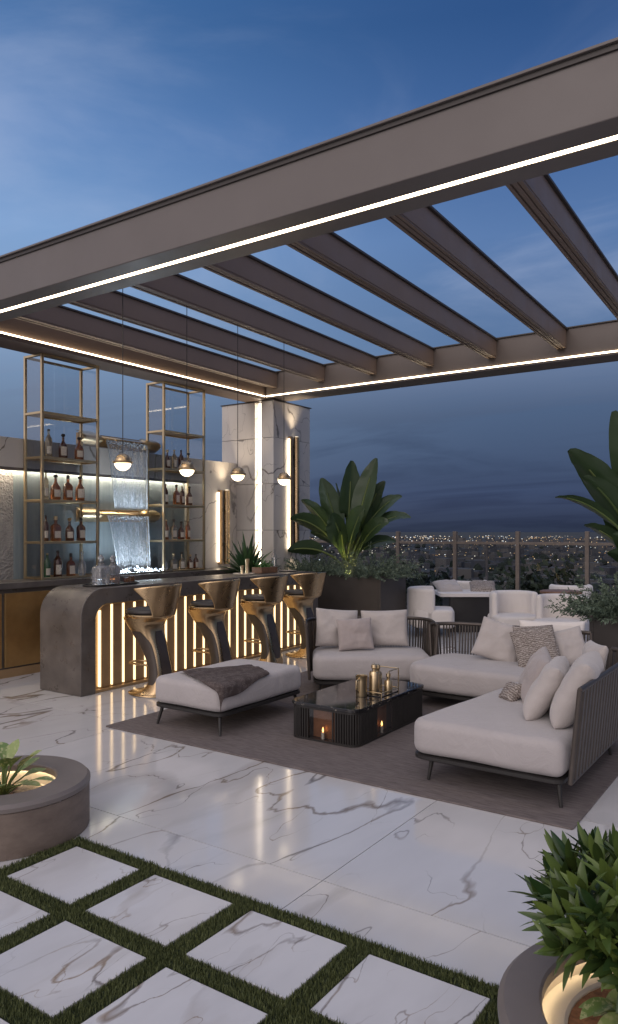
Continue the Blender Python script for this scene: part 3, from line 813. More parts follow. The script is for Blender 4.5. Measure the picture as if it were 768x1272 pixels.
# ================================================================== BAR
bar = thing('bar_counter', 'long dark concrete bar with rounded end and glowing slatted front', 'bar', (7.1, 6.6, 0))
BX0, BX1, BY0, BY1, BH = 4.98, 9.35, 6.25, 6.93, 1.10
outer = [(BX0, 0)]; ro = .29
outer += [(BX0+ro-ro*math.cos(q), BH-ro+ro*math.sin(q)) for q in [k*math.pi/2/10 for k in range(11)]]
outer += [(BX1-.12+.12*math.sin(q), BH-.12+.12*math.cos(q)) for q in [k*math.pi/2/6 for k in range(7)]]
outer += [(BX1, 0), (BX1-.17, 0)]
ri = .16; it = BH-.165; xi0, xi1 = BX0+.19, BX1-.17
inner = [(xi1-.08+.08*math.cos(q), it-.08+.08*math.sin(q)) for q in [k*math.pi/2/5 for k in range(6)]]
inner += [(xi0+ri-ri*math.sin(q), it-ri+ri*math.cos(q)) for q in [k*math.pi/2/8 for k in range(9)]]
inner += [(xi0, 0)]
# shell as strip of quads between outer and inner outlines
def strip_shell(mb, y0, y1):
    n = 40
    def resample(pts, k):
        seg = [0]
        for a, b_ in zip(pts, pts[1:]): seg.append(seg[-1] + math.dist(a, b_))
        out = []
        for i in range(k):
            t_ = seg[-1]*i/(k-1); j = max(q for q in range(len(seg)-1) if seg[q] <= t_+1e-9); f = (t_-seg[j])/max(1e-9, seg[j+1]-seg[j])
            out.append((pts[j][0]+(pts[j+1][0]-pts[j][0])*f, pts[j][1]+(pts[j+1][1]-pts[j][1])*f))
        return out
    poly = outer + inner
    vs = [Vector((x, y0, z)) for x, z in poly] + [Vector((x, y1, z)) for x, z in poly]; k = len(poly)
    fs = [tuple(range(k)), tuple(range(2*k-1, k-1, -1))] + [(i, (i+1) % k, k+(i+1) % k, k+i) for i in range(k)]
    mb.add(vs, fs)
mb = MB(); strip_shell(mb, BY0, BY1)
shell = mb.build('counter_shell', MT['concrete_dark'], bar, 35, bevel=.006)
bp = MT['bronze_panel']
mb = MB(); mb.box(xi0+.001, xi1-.001, BY0+.10, BY1-.02, .001, it-ri*.6); pan = mb.build('front_panel', bp, bar)
mb = MB(); pts = [Vector((x, BY0+.02, z)) for x, z in [(xi1-.006, .0)] + [(x-.006 if x > 8 else x+.006, z-.006) for x, z in inner[:-1]] + [(xi0+.006, 0)]]
mb.tube(pts, .009, 6); mb.build('trim', MT['bronze'], bar, 50)
x = 5.285; first = True
k = 0
while x < 9.12:
    mb = MB(); mb.box(x-.0065, x+.0065, BY0+.066, BY0+.0995, .045, it-.02 if x > 5.36 else it-.075); mb.build('light_strip', MT['led_bar'], pan)
    mb = MB(); mb.box(x+.014, x+.148, BY0+.076, BY0+.0992, .03, it-.018); mb.build('slat', bp, pan, bevel=.004, seg=1)
    x += .162
mb = MB(); mb.box(xi0+.002, xi1-.002, BY0+.02, BY0+.0990, .001, .028); mb.build('kick_rail', MT['bronze_panel'], bar, bevel=.003)

# things on the bar
tray = thing('serving_tray', 'dark round-ended tray holding decanters on the bar', 'tray', (5.62, 6.53, BH+.001))
mb = MB(); pts = rpoly([(-.36, -.13), (.36, -.13), (.36, .13), (-.36, .13)], .125, 10)
for (i0, z) in (): pass
mb.loft([[Vector((p.x, p.y, z)) for p in offs(pts, d)] for d, z in ((.02, 0), (0, .006), (0, .02), (.012, .02), (.016, .010))])
mb.build('tray_body', MT['black_metal'], tray, 40, local=True)
def decanter(x, y, label, liquid, h_, r_):
    t = thing('decanter', label, 'decanter', (x, y, BH+.012))
    mb = MB(); mb.loft([[Vector((p.x, p.y, z)) for p in rpoly([(-a, -a), (a, -a), (a, a), (-a, a)], a*.3, 4)] for a, z in ((r_*.95, 0), (r_, .01), (r_, h_*.55), (r_*.8, h_*.62), (r_*.35, h_*.66), (r_*.3, h_*.74), (r_*.42, h_*.76))])
    mb.build('glass_body', MT['crystal'], t, 40, local=True)
    if liquid:
        mb = MB(); mb.loft([[Vector((p.x, p.y, z)) for p in rpoly([(-a, -a), (a, -a), (a, a), (-a, a)], a*.3, 4)] for a, z in ((r_*.86, .012), (r_*.86, h_*.33))])
        mb.build('liquor', MT['amber'], t, 40, local=True)
    else:
        mb = MB()
        for zi in range(6):
            for q in range(16):
                a0 = q*math.pi/8 + (zi % 2)*math.pi/16; zz = .03 + zi*h_*.085
                rr = r_*1.0/max(abs(math.cos(a0)), abs(math.sin(a0)))
                c = Vector((rr*math.cos(a0), rr*math.sin(a0), zz))
                mb.lathe([(.001, -.010), (.0085, 0), (.001, .010)], 4, c)
        mb.build('cut_facets', MT['crystal'], t, local=True)
    mb = MB(); mb.lathe([(r_*.22, h_*.765), (r_*.25, h_*.80), (r_*.5, h_*.86), (r_*.52, h_*.90), (r_*.3, h_*.96), (r_*.05, h_)], 12); mb.build('stopper', MT['crystal'], t, 30, local=True)
decanter(5.47, 6.53, 'diamond-cut clear decanter with ball stopper on the bar tray', False, .33, .075)
decanter(5.66, 6.56, 'square decanter half full of whiskey on the bar tray', True, .32, .062)
def tumbler(x, y, label, h_=.10, r_=.042, liquid=True, cat='glass', z=None):
    t = thing('tumbler', label, cat, (x, y, (BH+.012) if z is None else z))
    mb = MB(); mb.lathe([(r_*.9, 0), (r_, .01), (r_, h_), (r_*.93, h_), (r_*.92, .012)], 18); mb.build('glass_body', MT['bead'], t, 30, local=True)
    if liquid:
        mb = MB(); mb.lathe([(r_*.9, .014), (r_*.9, h_*.55)], 16); mb.build('liquor', MT['amber'], t, 30, local=True)
    return t
tumbler(5.79, 6.47, 'short tumbler of whiskey beside the square decanter on tray', .115)
tumbler(5.91, 6.53, 'taller tumbler of whiskey at the right end of bar tray', .14, .042)
tr2 = thing('serving_plate', 'small round pale plate holding two brass cups on the bar', 'plate', (8.02, 6.6, BH+.001))
mb = MB(); mb.lathe([(.12, 0), (.15, .008), (.15, .018), (.13, .014)], 28); mb.build('plate_body', MT['bowl'], tr2, 40, local=True)
for (x, y, h_, r_, lb) in ((7.96, 6.58, .11, .032, 'short brass cup on the small round bar plate'), (8.07, 6.58, .20, .035, 'tall brass jigger on the small round bar plate')):
    t = thing('brass_cup', lb, 'cup', (x, y, BH+.016))
    mb = MB(); mb.lathe([(r_, 0), (r_*.95, h_*.1), (r_*.6, h_*.5), (r_*.95, h_*.92), (r_, h_), (r_*.9, h_), (r_*.5, h_*.55)], 18); mb.build('cup_body', MT['brass'], t, 40, local=True)
    mb = MB(); mb.lathe([(r_*.66, h_*.48), (r_*.66, h_*.53)], 18, cap0=True); mb.build('collar', MT['bronze'], t, 40, local=True)
hb = thing('herb_box', 'small wooden box of green herbs near the bar end', 'planter', (8.52, 6.62, BH+.001), R(0))
mb = MB(); mb.box(-.19, .19, -.09, .09, 0, .085); mb.build('box_body', MT['wood'], hb, bevel=.006, local=True)
mb = MB(); rq = random.Random(9)
for k in range(420):
    c = Vector((rq.uniform(-.17, .10), rq.uniform(-.08, .08), .085 + abs(rq.gauss(0, .035)))); s = rq.uniform(.008, .018)
    n_ = Vector((rq.gauss(0, 1), rq.gauss(0, 1), rq.gauss(.6, 1))).normalized(); a = n_.orthogonal().normalized()*s; b_ = n_.cross(a)*.6
    mb.add([c-a, c+b_, c+a, c-b_], [(0, 1, 2, 3)])
mb.build('foliage', MT['herb'], hb, local=True, fix=False)
t = thing('water_bottle', 'tall clear glass carafe standing by the herb box on the bar', 'carafe', (8.66, 6.56, BH+.087))
mb = MB(); mb.lathe([(.038, 0), (.042, .01), (.042, .16), (.02, .20), (.018, .25), (.022, .252)], 18); mb.build('glass_body', MT['bead'], t, 40, local=True)
mb = MB(); mb.lathe([(.036, .005), (.038, .13)], 18); mb.build('water', MT['crystal'], t, 40, local=True)
t = thing('serving_plate', 'flat dark round dish at the far end of the bar', 'plate', (9.02, 6.58, BH+.001))
mb = MB(); mb.lathe([(.11, 0), (.14, .008), (.14, .016), (.12, .012)], 28); mb.build('plate_body', MT['taupe_metal'], t, 40, local=True)

# ------------------------------------------------------------------ stools
def make_stool():
    t = thing('bar_stool', '', 'bar stool', (0, 0, 0), 0, 'sculpted bronze bar stools along the bar')
    # stem: sections (z, y_front, y_rear, half width)
    S = [(.018, .20, -.215, .16), (.028, .12, -.215, .155), (.05, .045, -.213, .145), (.09, -.01, -.208, .135), (.15, -.040, -.198, .126), (.23, -.045, -.184, .118), (.32, -.028, -.168, .112),
         (.41, .015, -.15, .11), (.50, .068, -.128, .115), (.58, .118, -.103, .128), (.65, .160, -.085, .145), (.71, .195, -.08, .165), (.755, .218, -.10, .185), (.79, .226, -.15, .20)]
    n = 48
    def sec(yf, yr, hw, z, grow=0.):
        cy, hy = (yf+yr)/2, (yf-yr)/2
        res = []
        for k in range(n):
            q = 2*math.pi*k/n; c, s = math.cos(q), math.sin(q); e = .66
            res.append(Vector((math.copysign(abs(c)**e, c)*(hw+grow), cy + math.copysign(abs(s)**e, s)*(hy+grow), z)))
        return res
    def interp(m):
        out = []
        for i in range(len(S)-1):
            for k in range(m): out.append(tuple(S[i][q] + (S[i+1][q]-S[i][q])*k/m for q in range(4)))
        out.append(S[-1])
        for _ in range(3 if m > 1 else 0): out = [out[0]] + [tuple(.25*out[i-1][q] + .5*out[i][q] + .25*out[i+1][q] for q in range(4)) for i in range(1, len(out)-1)] + [out[-1]]
        return out
    mb = MB(); mb.loft([sec(yf, yr, hw, z) for z, yf, yr, hw in interp(4)])
    body = mb.build('stem', MT['bronze'], t, 50, local=True)
    # inlays on both sides and the rear
    SI = [s for s in interp(4) if .12 < s[0] < .66]
    for (k0, k1) in ((16, 30), (-6, 8), (32, 40)):
        mb = MB(); rows = []
        for i, (z, yf, yr, hw) in enumerate(SI):
            f = min(1, .25 + i/8., .35 + (len(SI)-1-i)/10.)
            ring = sec(yf, yr, hw, z, .0035); mid = (k0+k1)/2; ks = []
            for j in range(k0+1, k1):
                kk = mid + (j-mid)*f
                a = int(math.floor(kk)); fr = kk-a
                ks.append(ring[a % n].lerp(ring[(a+1) % n], fr))
            rows.append(ks)
        mb.sheet(rows); mb.build('inlay', MT['inlay'], body, 60, local=True)
    mb = MB(); mb.lathe([(.20, 0), (.225, .006), (.222, .014), (.16, .019), (.05, .021)], 36, (0, -.01, 0), sx=.82, sy=1.0); mb.build('base', MT['bronze'], t, 40, local=True)
    # seat shell
    mb = MB(); mb.lathe([(.08, .765), (.17, .772), (.212, .79), (.226, .815), (.222, .822), (.20, .812), (.1, .81)], 36, (0, .015, 0), sx=.96, sy=1.02); sh = mb.build('seat_shell', MT['bronze'], t, 40, local=True)
    mb = MB(); rows = []
    for i in range(15):
        s = i/14; z = .80 + .33*s
        ph = R(46 + 46*s**1.9)
        rad = .222 + .026*math.sin(s*math.pi*.5) + .016*s**3
        row = []
        for j in range(25):
            q = -ph + 2*ph*j/24
            dip = -.035*s*abs(q/ph)**2.5
            row.append(Vector((rad*math.sin(q)*.98, .012 - rad*math.cos(q)*.98 - .03*s, z + dip)))
        rows.append(row)
    mb.sheet(rows); mb.build('backrest', MT['bronze'], t, 60, local=True, solid=.016, sub=1)
    mb = MB(); slab(mb, [Vector((.205*math.cos(2*math.pi*k/32)*.96, .015 + .215*math.sin(2*math.pi*k/32))) for k in range(32)], .822, .875, .024, .012, 4); mb.build('seat_cushion', MT['leather'], t, 50, local=True)
    mb = MB(); mb.tube([(-.075, -.03, .30), (-.085, .10, .305), (-.07, .19, .307), (0, .215, .308), (.07, .19, .307), (.085, .10, .305), (.075, -.03, .30)], .011, 8); mb.build('footrest', MT['bronze'], t, 60, local=True)
    return t
stl = make_stool()
stl.scale = (1.16, 1.16, 1.02)
SP = [(5.52, 5.80, 'bronze stool nearest the rounded bar end, standing behind the ottoman'), (6.48, 5.80, 'second bronze stool from the rounded bar end'),
      (7.42, 5.80, 'third bronze stool from the rounded bar end, its stem foot in full view'), (8.36, 5.84, 'bronze stool at the far bar end, partly behind the loveseat')]
for i, (x, y, lb) in enumerate(SP):
    if i == 0: stl.location = (x, y, .001); stl.rotation_euler = (0, 0, R(6)); stl['label'] = lb
    else: dup(stl, (x, y, .001), R((4, 2, -4)[i-1]), lb)

# ------------------------------------------------------------------ pendants
PD = [(4.87, 'brass globe pendant nearest the fountain, hanging over the bar front'), (5.77, 'brass globe pendant hanging before the right bottle rack'), (6.63, 'brass globe pendant hanging before the marble wall and pillar edge'), (7.56, 'brass globe pendant hanging before the pillar lamp')]
p0 = thing('pendant_lamp', PD[0][1], 'pendant lamp', (PD[0][0], 5.50, 2.362), 0, 'brass globe pendants over the bar')
r_ = .082
mb = MB(); mb.tube([(0, 0, r_), (0, 0, 1.722)], .004, 6); mb.build('cord', MT['black_metal'], p0, local=True)
mb = MB(); mb.lathe([(r_*math.cos(q), r_*math.sin(q)) for q in [R(-8 + 97*k/12) for k in range(13)]], 28); sh = mb.build('shade', MT['bronze'], p0, 50, local=True)
mb = MB(); mb.lathe([(r_*1.10, -.012), (r_*1.16, -.006), (r_*1.16, .004), (r_*1.02, .010)], 28, cap0=False, cap1=False); mb.build('rim', MT['bronze'], sh, 50, local=True)
mb = MB(); mb.lathe([(r_*.97*math.cos(q), r_*.97*math.sin(q)-.004) for q in [R(-89 + 78*k/10) for k in range(11)]], 28); mb.build('diffuser', MT['bulb'], p0, 50, local=True)
for (x, lb), yy in zip(PD[1:], (5.525, 5.547, 5.57)): dup(p0, (x, yy, 2.362), 0, lb)

# ================================================================== LOUNGE
def leg(mb, top, bot, r0=.017, r1=.011): mb.tube([top, bot], [r0, r1], 10)
def slatback(t, path, z0, z1, lean=.06, pitch=.028, name='backrest', seat_n=1, frame_r=.016):
    # path: list of (x,y) along the outside; normals to the right of travel lean outward
    P = [Vector(p) for p in path]
    seg = [0.]
    for a, b_ in zip(P, P[1:]): seg.append(seg[-1] + (b_-a).length)
    def at(s):
        j = max(q for q in range(len(seg)-1) if seg[q] <= s+1e-9); f = (s-seg[j])/max(1e-9, seg[j+1]-seg[j])
        d = (P[j+1]-P[j]).normalized()
        return P[j].lerp(P[j+1], f), Vector((d.y, -d.x))
    top = []; bot = []
    N_ = max(8, int(seg[-1]/.05))
    for i in range(N_+1):
        p, nn = at(seg[-1]*i/N_); q = p + nn*lean
        top.append((q.x, q.y, z1)); bot.append((p.x, p.y, z0))
    mb = MB(); mb.tube(top, frame_r, 8, flat=1.2); mb.tube(bot, frame_r, 8)
    mb.tube([bot[0], top[0]], frame_r, 8); mb.tube([bot[-1], top[-1]], frame_r, 8)
    slw = pitch*.28 if pitch < .05 else pitch*.36; slt = .009 if pitch < .05 else .016
    fr = mb.build('back_frame', MT['frame_brown'], t, 50, local=True)
    mb = MB(); k = int(seg[-1]/pitch)
    for i in range(1, k):
        p, nn = at(seg[-1]*i/k); q = p + nn*lean; dr = Vector((nn.y, -nn.x))
        w2 = slw; th = slt
        b0 = [Vector((p.x+dr.x*a*w2+nn.x*c*th, p.y+dr.y*a*w2+nn.y*c*th, z0)) for a, c in ((-1, -.2), (-.6, -1), (.6, -1), (1, -.2), (1, .2), (.6, 1), (-.6, 1), (-1, .2))]
        b1 = [Vector((q.x+dr.x*a*w2+nn.x*c*th, q.y+dr.y*a*w2+nn.y*c*th, z1)) for a, c in ((-1, -.2), (-.6, -1), (.6, -1), (1, -.2), (1, .2), (.6, 1), (-.6, 1), (-1, .2))]
        mb.loft([b0, b1])
    mb.build('slats', MT['slat'], t, local=True)
    return fr
def base_frame(t, pts, z=.15):
    mb = MB(); mb.loft([[Vector((p.x, p.y, zz)) for p in offs(pts, d)] for d, zz in ((.02, z), (.006, z+.008), (.006, z+.03), (.02, z+.034))]); return mb.build('base_frame', MT['black_metal'], t, 40, local=True)

# ottoman
ot = thing('ottoman', 'square pale ottoman on dark splayed legs in front of the bar', 'ottoman', (5.21, 4.44, .012))
pts = densify(rpoly([(-.60, -.40), (.60, -.40), (.60, .40), (-.60, .40)], .09, 8), .06)
base_frame(ot, pts, .155)
mb = MB(); slab(mb, pts, .192, .418, .055, .016, 5, wob=.006); mb.build('cushion', MT['fabric'], ot, 60, local=True)
for (x, y) in ((-.53, -.33), (.53, -.33), (-.53, .33), (.53, .33)):
    mb = MB(); leg(mb, (x, y, .16), (x*1.06, y*1.10, 0)); mb.build('leg', MT['black_metal'], ot, 50, local=True)
# throw
X0, Y0o, ZT = 5.21-.60, 4.44-.40, .012+.434
P00, P10, P11, P01 = Vector((4.84, 4.73)), Vector((5.44, 4.40)), Vector((5.26, 4.02)), Vector((4.44, 3.86))
rows = []
for i in range(41):
    u = i/40; row = []
    for j in range(41):
        v_ = j/40
        e0 = P00.lerp(P10, u); e1 = P01.lerp(P11, u)
        p = e0.lerp(e1, v_)
        p += Vector((noise.noise(Vector((u*3, v_*3, 1))), noise.noise(Vector((u*3, v_*3, 5))))) * .03
        rip = .020*abs(noise.noise(Vector((u*2+v_*1.5, v_*6-u*2.5, 2)))) + .002*noise.noise(Vector((u*7, v_*7, 4)))
        ox = max(0, X0+.035-p.x); oy = max(0, Y0o+.035-p.y)
        over = math.hypot(ox, oy)
        x = max(p.x, X0+.035) ; y = max(p.y, Y0o+.035); z = ZT + .006 + rip
        if over > 0:
            dxn, dyn = ox/over, oy/over; q = min(over/.055, math.pi/2)
            x -= dxn*(.046*math.sin(q) + rip*.8); y -= dyn*(.046*math.sin(q) + rip*.8)
            z = ZT + .006 - .05*(1-math.cos(q)) - max(0, over - .055*math.pi/2)*.95 + rip*.3
        row.append(Vector((x, y, z)))
    rows.append(row)
mb = MB(); mb.sheet(rows)
tw = mb.build('throw_blanket', MT['throw'], None, 180, solid=.007, sub=1)
tag(tw, 'dark brown patterned throw draped over the corner of the pale ottoman', 'blanket')

# coffee table
ct = thing('coffee_table', 'low black fluted coffee table with speckled stone top and candle windows', 'coffee table', (5.58, 3.29, .012))
op = rpoly([(-.62, -.33), (.62, -.33), (.62, .33), (-.62, .33)], [.10, .07, .10, .10], 10)
mb = MB(); mb.loft([[Vector((p.x, p.y, z)) for p in offs(op, d)] for d, z in ((.004, .272), (0, .275), (0, .296), (.004, .30))]); mb.build('table_top', MT['black_stone'], ct, 30, local=True)
mb = MB(); mb.loft([[Vector((p.x, p.y, z)) for p in offs(op, .075)] for z in (.015, .271)]); core = mb.build('core', MT['black_metal'], ct, 40, local=True)
mb = MB(); mb.loft([[Vector((p.x, p.y, z)) for p in offs(op, .012)] for z in (.0, .018)]); mb.loft([[Vector((p.x, p.y, z)) for p in offs(op, .012)] for z in (.254, .2715)]); mb.build('band', MT['black_metal'], ct, 40, local=True)
dn = densify(op, .004); L_ = len(dn)
inset = offs(dn, .020)
def in_win(p): return (p.x < -.55 and -.10 < p.y < .12) or (p.y < -.28 and -.26 < p.x < .0)
st0 = next(i for i in range(L_) if in_win(dn[i]))
mb = MB(); acc = 0.; nxt = 0.; prev = dn[st0]
for i in range(L_+1):
    p = dn[(st0+i) % L_]; acc += (p-prev).length; prev = p
    if in_win(p) or i == L_:
        if mb.v: mb.build('fluting', MT['black_metal'], ct, 50, local=True)
        mb = MB(); continue
    if acc >= nxt:
        nxt = acc + .021; q = inset[(st0+i) % L_]; mb.tube([(q.x, q.y, .018), (q.x, q.y, .255)], .0085, 8)
MT['copper'] = simple('copper_lining', C(.30, .13, .06), .45, .6, .2, 9)
mb = MB(); mb.box(-.5455, -.5445+.001, -.10, .12, .02, .25); mb.box(-.26, .0, -.2555, -.2545, .02, .25); mb.build('niche_lining', MT['copper'], ct, local=True)
for (nm, b6) in (('a', (-.606, -.602, -.10, .12)), ('b', (-.26, .0, -.316, -.312))):
    mb = MB(); mb.box(*b6, .02, .253); pn = mb.build('window', MT['glass_smoke'], ct, local=True)
    cx, cy = (-.573, .01) if nm == 'a' else (-.13, -.283)
    mb = MB(); mb.lathe([(.013, .019), (.013, .07)], 12, (cx, cy, 0)); cd = mb.build('candle', MT['bowl'], ct, 40, local=True)
    mb = MB(); mb.lathe([(.001, .072), (.008, .083), (.007, .095), (.001, .115)], 10, (cx, cy, 0)); mb.build('flame', MT['flame'], cd, 50, local=True)

def on_table(name, label, cat, x, y): return thing(name, label, cat, (x, y, .3125))
t = on_table('metal_pitcher', 'dull gold pitcher on the near side of the coffee table tray', 'pitcher', 5.43, 3.19)
mb = MB(); mb.lathe([(.045, 0), (.048, .01), (.046, .13), (.05, .165), (.054, .175), (.047, .17), (.042, .02)], 24); mb.build('body', MT['brass'], t, 40, local=True)
mb = MB(); mb.tube([(-.046, .0, .15), (-.085, .0, .14), (-.088, .0, .07), (-.047, .0, .04)], .007, 8); mb.build('handle', MT['brass'], t, 50, local=True)
t = on_table('serving_tray', 'mirrored gold tray with a tall wire frame on the coffee table', 'tray', 5.62, 3.12)
mb = MB(); mb.box(-.15, .15, -.10, .10, 0, .008); mb.build('plate', MT['black_stone'], t, bevel=.002, local=True)
mb = MB()
for z in (.03, .20) : pass
for (a, b_) in (((-.15, -.10), (.15, -.10)), ((.15, -.10), (.15, .10)), ((.15, .10), (-.15, .10)), ((-.15, .10), (-.15, -.10))):
    mb.tube([(a[0], a[1], .035), (b_[0], b_[1], .035)], .005, 6)
    mb.tube([(a[0], a[1], .0), (a[0], a[1], .035 if a[0] < 0 else .20)], .005, 6)
mb.tube([(.15, -.10, .20), (.15, .10, .20)], .005, 6); mb.tube([(.15, -.10, .20), (-.02, -.10, .20)], .004, 6)
mb.tube([(-.02, -.10, .20), (-.02, -.10, .035)], .004, 6)
mb.build('wire_frame', MT['brass'], t, 50, local=True)
for (x, y, h_, r_, lb) in ((5.54, 3.13, .19, .042, 'wide gold canister on the mirrored coffee table tray'), (5.64, 3.15, .17, .036, 'glass flask with ball stopper on the mirrored table tray'), (5.68, 3.07, .10, .034, 'small gold cup on the mirrored coffee table tray')):
    t = thing('canister' if h_ != .17 else 'flask', lb, 'vessel', (x, y, .322))
    mb = MB(); mb.lathe([(r_, 0), (r_*1.03, .006), (r_, h_*.9), (r_*.8, h_)], 20); mb.build('body', MT['brass'] if h_ != .17 else MT['pale_liquor'], t, 40, local=True)
    mb = MB(); mb.lathe([(r_*.4, h_+.001), (r_*.4, h_+.02), (r_*.62, h_+.03), (r_*.55, h_+.055), (r_*.1, h_+.065)], 14); mb.build('lid', MT['brass'], t, 40, local=True)
# right chaise
ch = thing('chaise_sofa', 'pale chaise sofa with dark slatted back nearest the camera at right', 'sofa', (5.36, 1.78, .012))
pts = densify(rpoly([(-.79, -.50), (.90, -.50), (.90, .40), (.55, .40), (-.79, .54)], [.07, .08, .10, .3, .10], 8), .06)
base_frame(ch, pts, .145)
mb = MB(); slab(mb, pts, .182, .415, .06, .014, 5, wob=.006); mb.build('seat_cushion', MT['fabric'], ch, 60, local=True)
for (x, y, dx, dy) in ((-.70, .40, -.02, .02), (-.71, -.45, -.02, -.02), (.55, -.45, .02, -.02), (.6, .28, .02, .02)):
    mb = MB(); leg(mb, (x, y, .15), (x+dx, y+dy, 0)); mb.build('leg', MT['black_metal'], ch, 50, local=True)
slatback(ch, [(-.76, -.535), (.5, -.535), (.75, -.53), (.90, -.47), (.96, -.36)], .17, .735, .055, .075)
# middle sofa
ms = thing('corner_sofa', 'pale armless sofa with dark slatted back in the middle of the group', 'sofa', (7.02, 2.62, .012))
pts = densify(rpoly([(-.48, -.74), (.42, -.74), (.42, .62), (.2, .74), (-.48, .74)], [.08, .08, .12, .12, .16], 8), .06)
base_frame(ms, pts, .105)
mb = MB(); slab(mb, pts, .142, .40, .065, .014, 5, wob=.006); mb.build('seat_cushion', MT['fabric'], ms, 60, local=True)
for (x, y) in ((-.40, -.64), (-.40, .62), (.36, -.64), (.34, .55)):
    mb = MB(); leg(mb, (x, y, .115), (x*1.05, y*1.03, 0)); mb.build('leg', MT['black_metal'], ms, 50, local=True)
slatback(ms, [(.45, -.78), (.46, .35), (.43, .56), (.34, .70), (.22, .765)], .14, .70, .05, .030)
# loveseat (camera-facing)
LR = A - R(90)
pl_ = CW(.66, 7.70, .012)
lvs = thing('loveseat', 'pale loveseat with curved dark slatted back facing the camera', 'sofa', pl_, LR)
pts = densify(rpoly([(-.62, 0), (.62, 0), (.62, .72), (-.62, .72)], [.12, .12, .2, .2], 8), .06)
base_frame(lvs, pts, .10)
mb = MB(); slab(mb, pts, .137, .40, .065, .014, 5, wob=.006); mb.build('seat_cushion', MT['fabric'], lvs, 60, local=True)
for (x, y) in ((-.54, .07), (.54, .07), (-.5, .62), (.5, .62)):
    mb = MB(); leg(mb, (x, y, .11), (x*1.04, y, 0)); mb.build('leg', MT['black_metal'], lvs, 50, local=True)
arc = [(.655, .12), (.66, .5)] + [(.44+.22*math.cos(q), .52+.25*math.sin(q)) for q in [R(15*k) for k in range(1, 7)]] + [(-.44-.22*math.sin(q), .52+.25*math.cos(q)) for q in [R(15*k) for k in range(0, 6)]] + [(-.66, .5), (-.655, .12)]
slatback(lvs, arc, .14, .70, .035, .030)

def pil(label, mat, loc, w_, h_, t_, yaw, tilt, roll=0., seed=1, cat='pillow', name='pillow', group=None, box=3.2):
    # pillow standing on its lower edge at loc; yaw = direction its face looks to, tilt = lean back
    m_ = Matrix.Translation(loc) @ Matrix.Rotation(yaw + R(90), 4, 'Z') @ Matrix.Rotation(R(90)-tilt, 4, 'X') @ Matrix.Translation((0, h_/2*.98, 0)) @ Matrix.Rotation(roll, 4, 'Z')
    mb = MB(); pillow(mb, w_, h_, t_, 20, .05, seed, None, box)
    o = mb.build(name, mat, None, 180, fix=False); merge(o, 2e-4); o.data.shade_smooth()
    o.matrix_basis = m_
    q = o.modifiers.new('sub', 'SUBSURF'); q.levels = q.render_levels = 1
    tag(o, label, cat, group)
    return o
ZS = .43
face = A + R(180)                     # towards the camera
# on loveseat
def LV(x, y, z=ZS): return Matrix.Translation(pl_) @ Matrix.Rotation(LR, 4, 'Z') @ Vector((x, y, z-.012))
pil('large plain pillow at the left end of the loveseat, behind the small square pillow', MT['pillow'], LV(-.34, .44), .50, .44, .17, face+R(14), R(16), R(-5), 1)
pil('large plain pillow leaning upright at the right of the loveseat', MT['pillow'], LV(.17, .50), .54, .42, .16, face-R(6), R(14), R(2), 2)
pil('small taupe square pillow at the front left of the loveseat', MT['pillow_pink'], LV(-.16, .26), .40, .36, .13, face+R(4), R(20), R(3), 3)
# on middle sofa: lean against its back (towards -X)
MX = 7.02
pil('plain pale pillow leftmost on the middle sofa, tilted on a corner', MT['pillow'], Vector((7.13, 2.62, ZS-.02)), .47, .43, .15, R(180)+R(18), R(26), R(-17), 4)
pil('ribbed knit pillow standing in the middle of the middle sofa', MT['knit'], Vector((6.98, 2.20, ZS-.02)), .43, .42, .14, R(180)+R(20), R(28), R(13), 5)
pil('long pale bolster pillow along the top of the middle sofa back', MT['chair_white'], Vector((7.42, 2.18, ZS+.02)), .66, .38, .14, R(180)+R(24), R(8), R(0), 6)
pil('plain pillow rightmost on the middle sofa, beside the knit pillow', MT['pillow'], Vector((7.22, 2.00, ZS-.02)), .42, .38, .14, R(180)+R(20), R(24), R(16), 7)
pil('small brown knit pillow peeping out behind the ribbed knit pillow', MT['knit'], Vector((7.24, 2.32, ZS)), .38, .36, .12, R(180)+R(15), R(12), R(5), 8)
# on chaise: lean against -Y back (towards +Y)
pil('large pale pillow at the front of the chaise, nearest the camera', MT['pillow'], Vector((5.16, 1.46, ZS-.005)), .70, .49, .20, R(90)+R(8), R(26), R(1), 9, box=4.5)
pil('plain pale pillow second from the front of the chaise', MT['pillow'], Vector((5.24, 1.69, ZS-.005)), .66, .43, .17, R(90)+R(11), R(30), R(1), 10, box=4.5)
pil('grey and brown pillow third from the front of the chaise', MT['pillow_pink'], Vector((5.60, 1.86, ZS-.005)), .60, .40, .16, R(90)+R(22), R(26), R(-4), 11)
pil('pale patterned pillow against the rear of the chaise back', MT['pillow'], Vector((5.85, 1.50, ZS-.005)), .50, .46, .15, R(90)+R(26), R(16), R(3), 12)
pil('small fringed knit pillow lying low at the foot of the chaise pillows', MT['knit'], Vector((5.47, 1.97, ZS-.005)), .20, .17, .10, R(90)+R(40), R(44), R(8), 13)

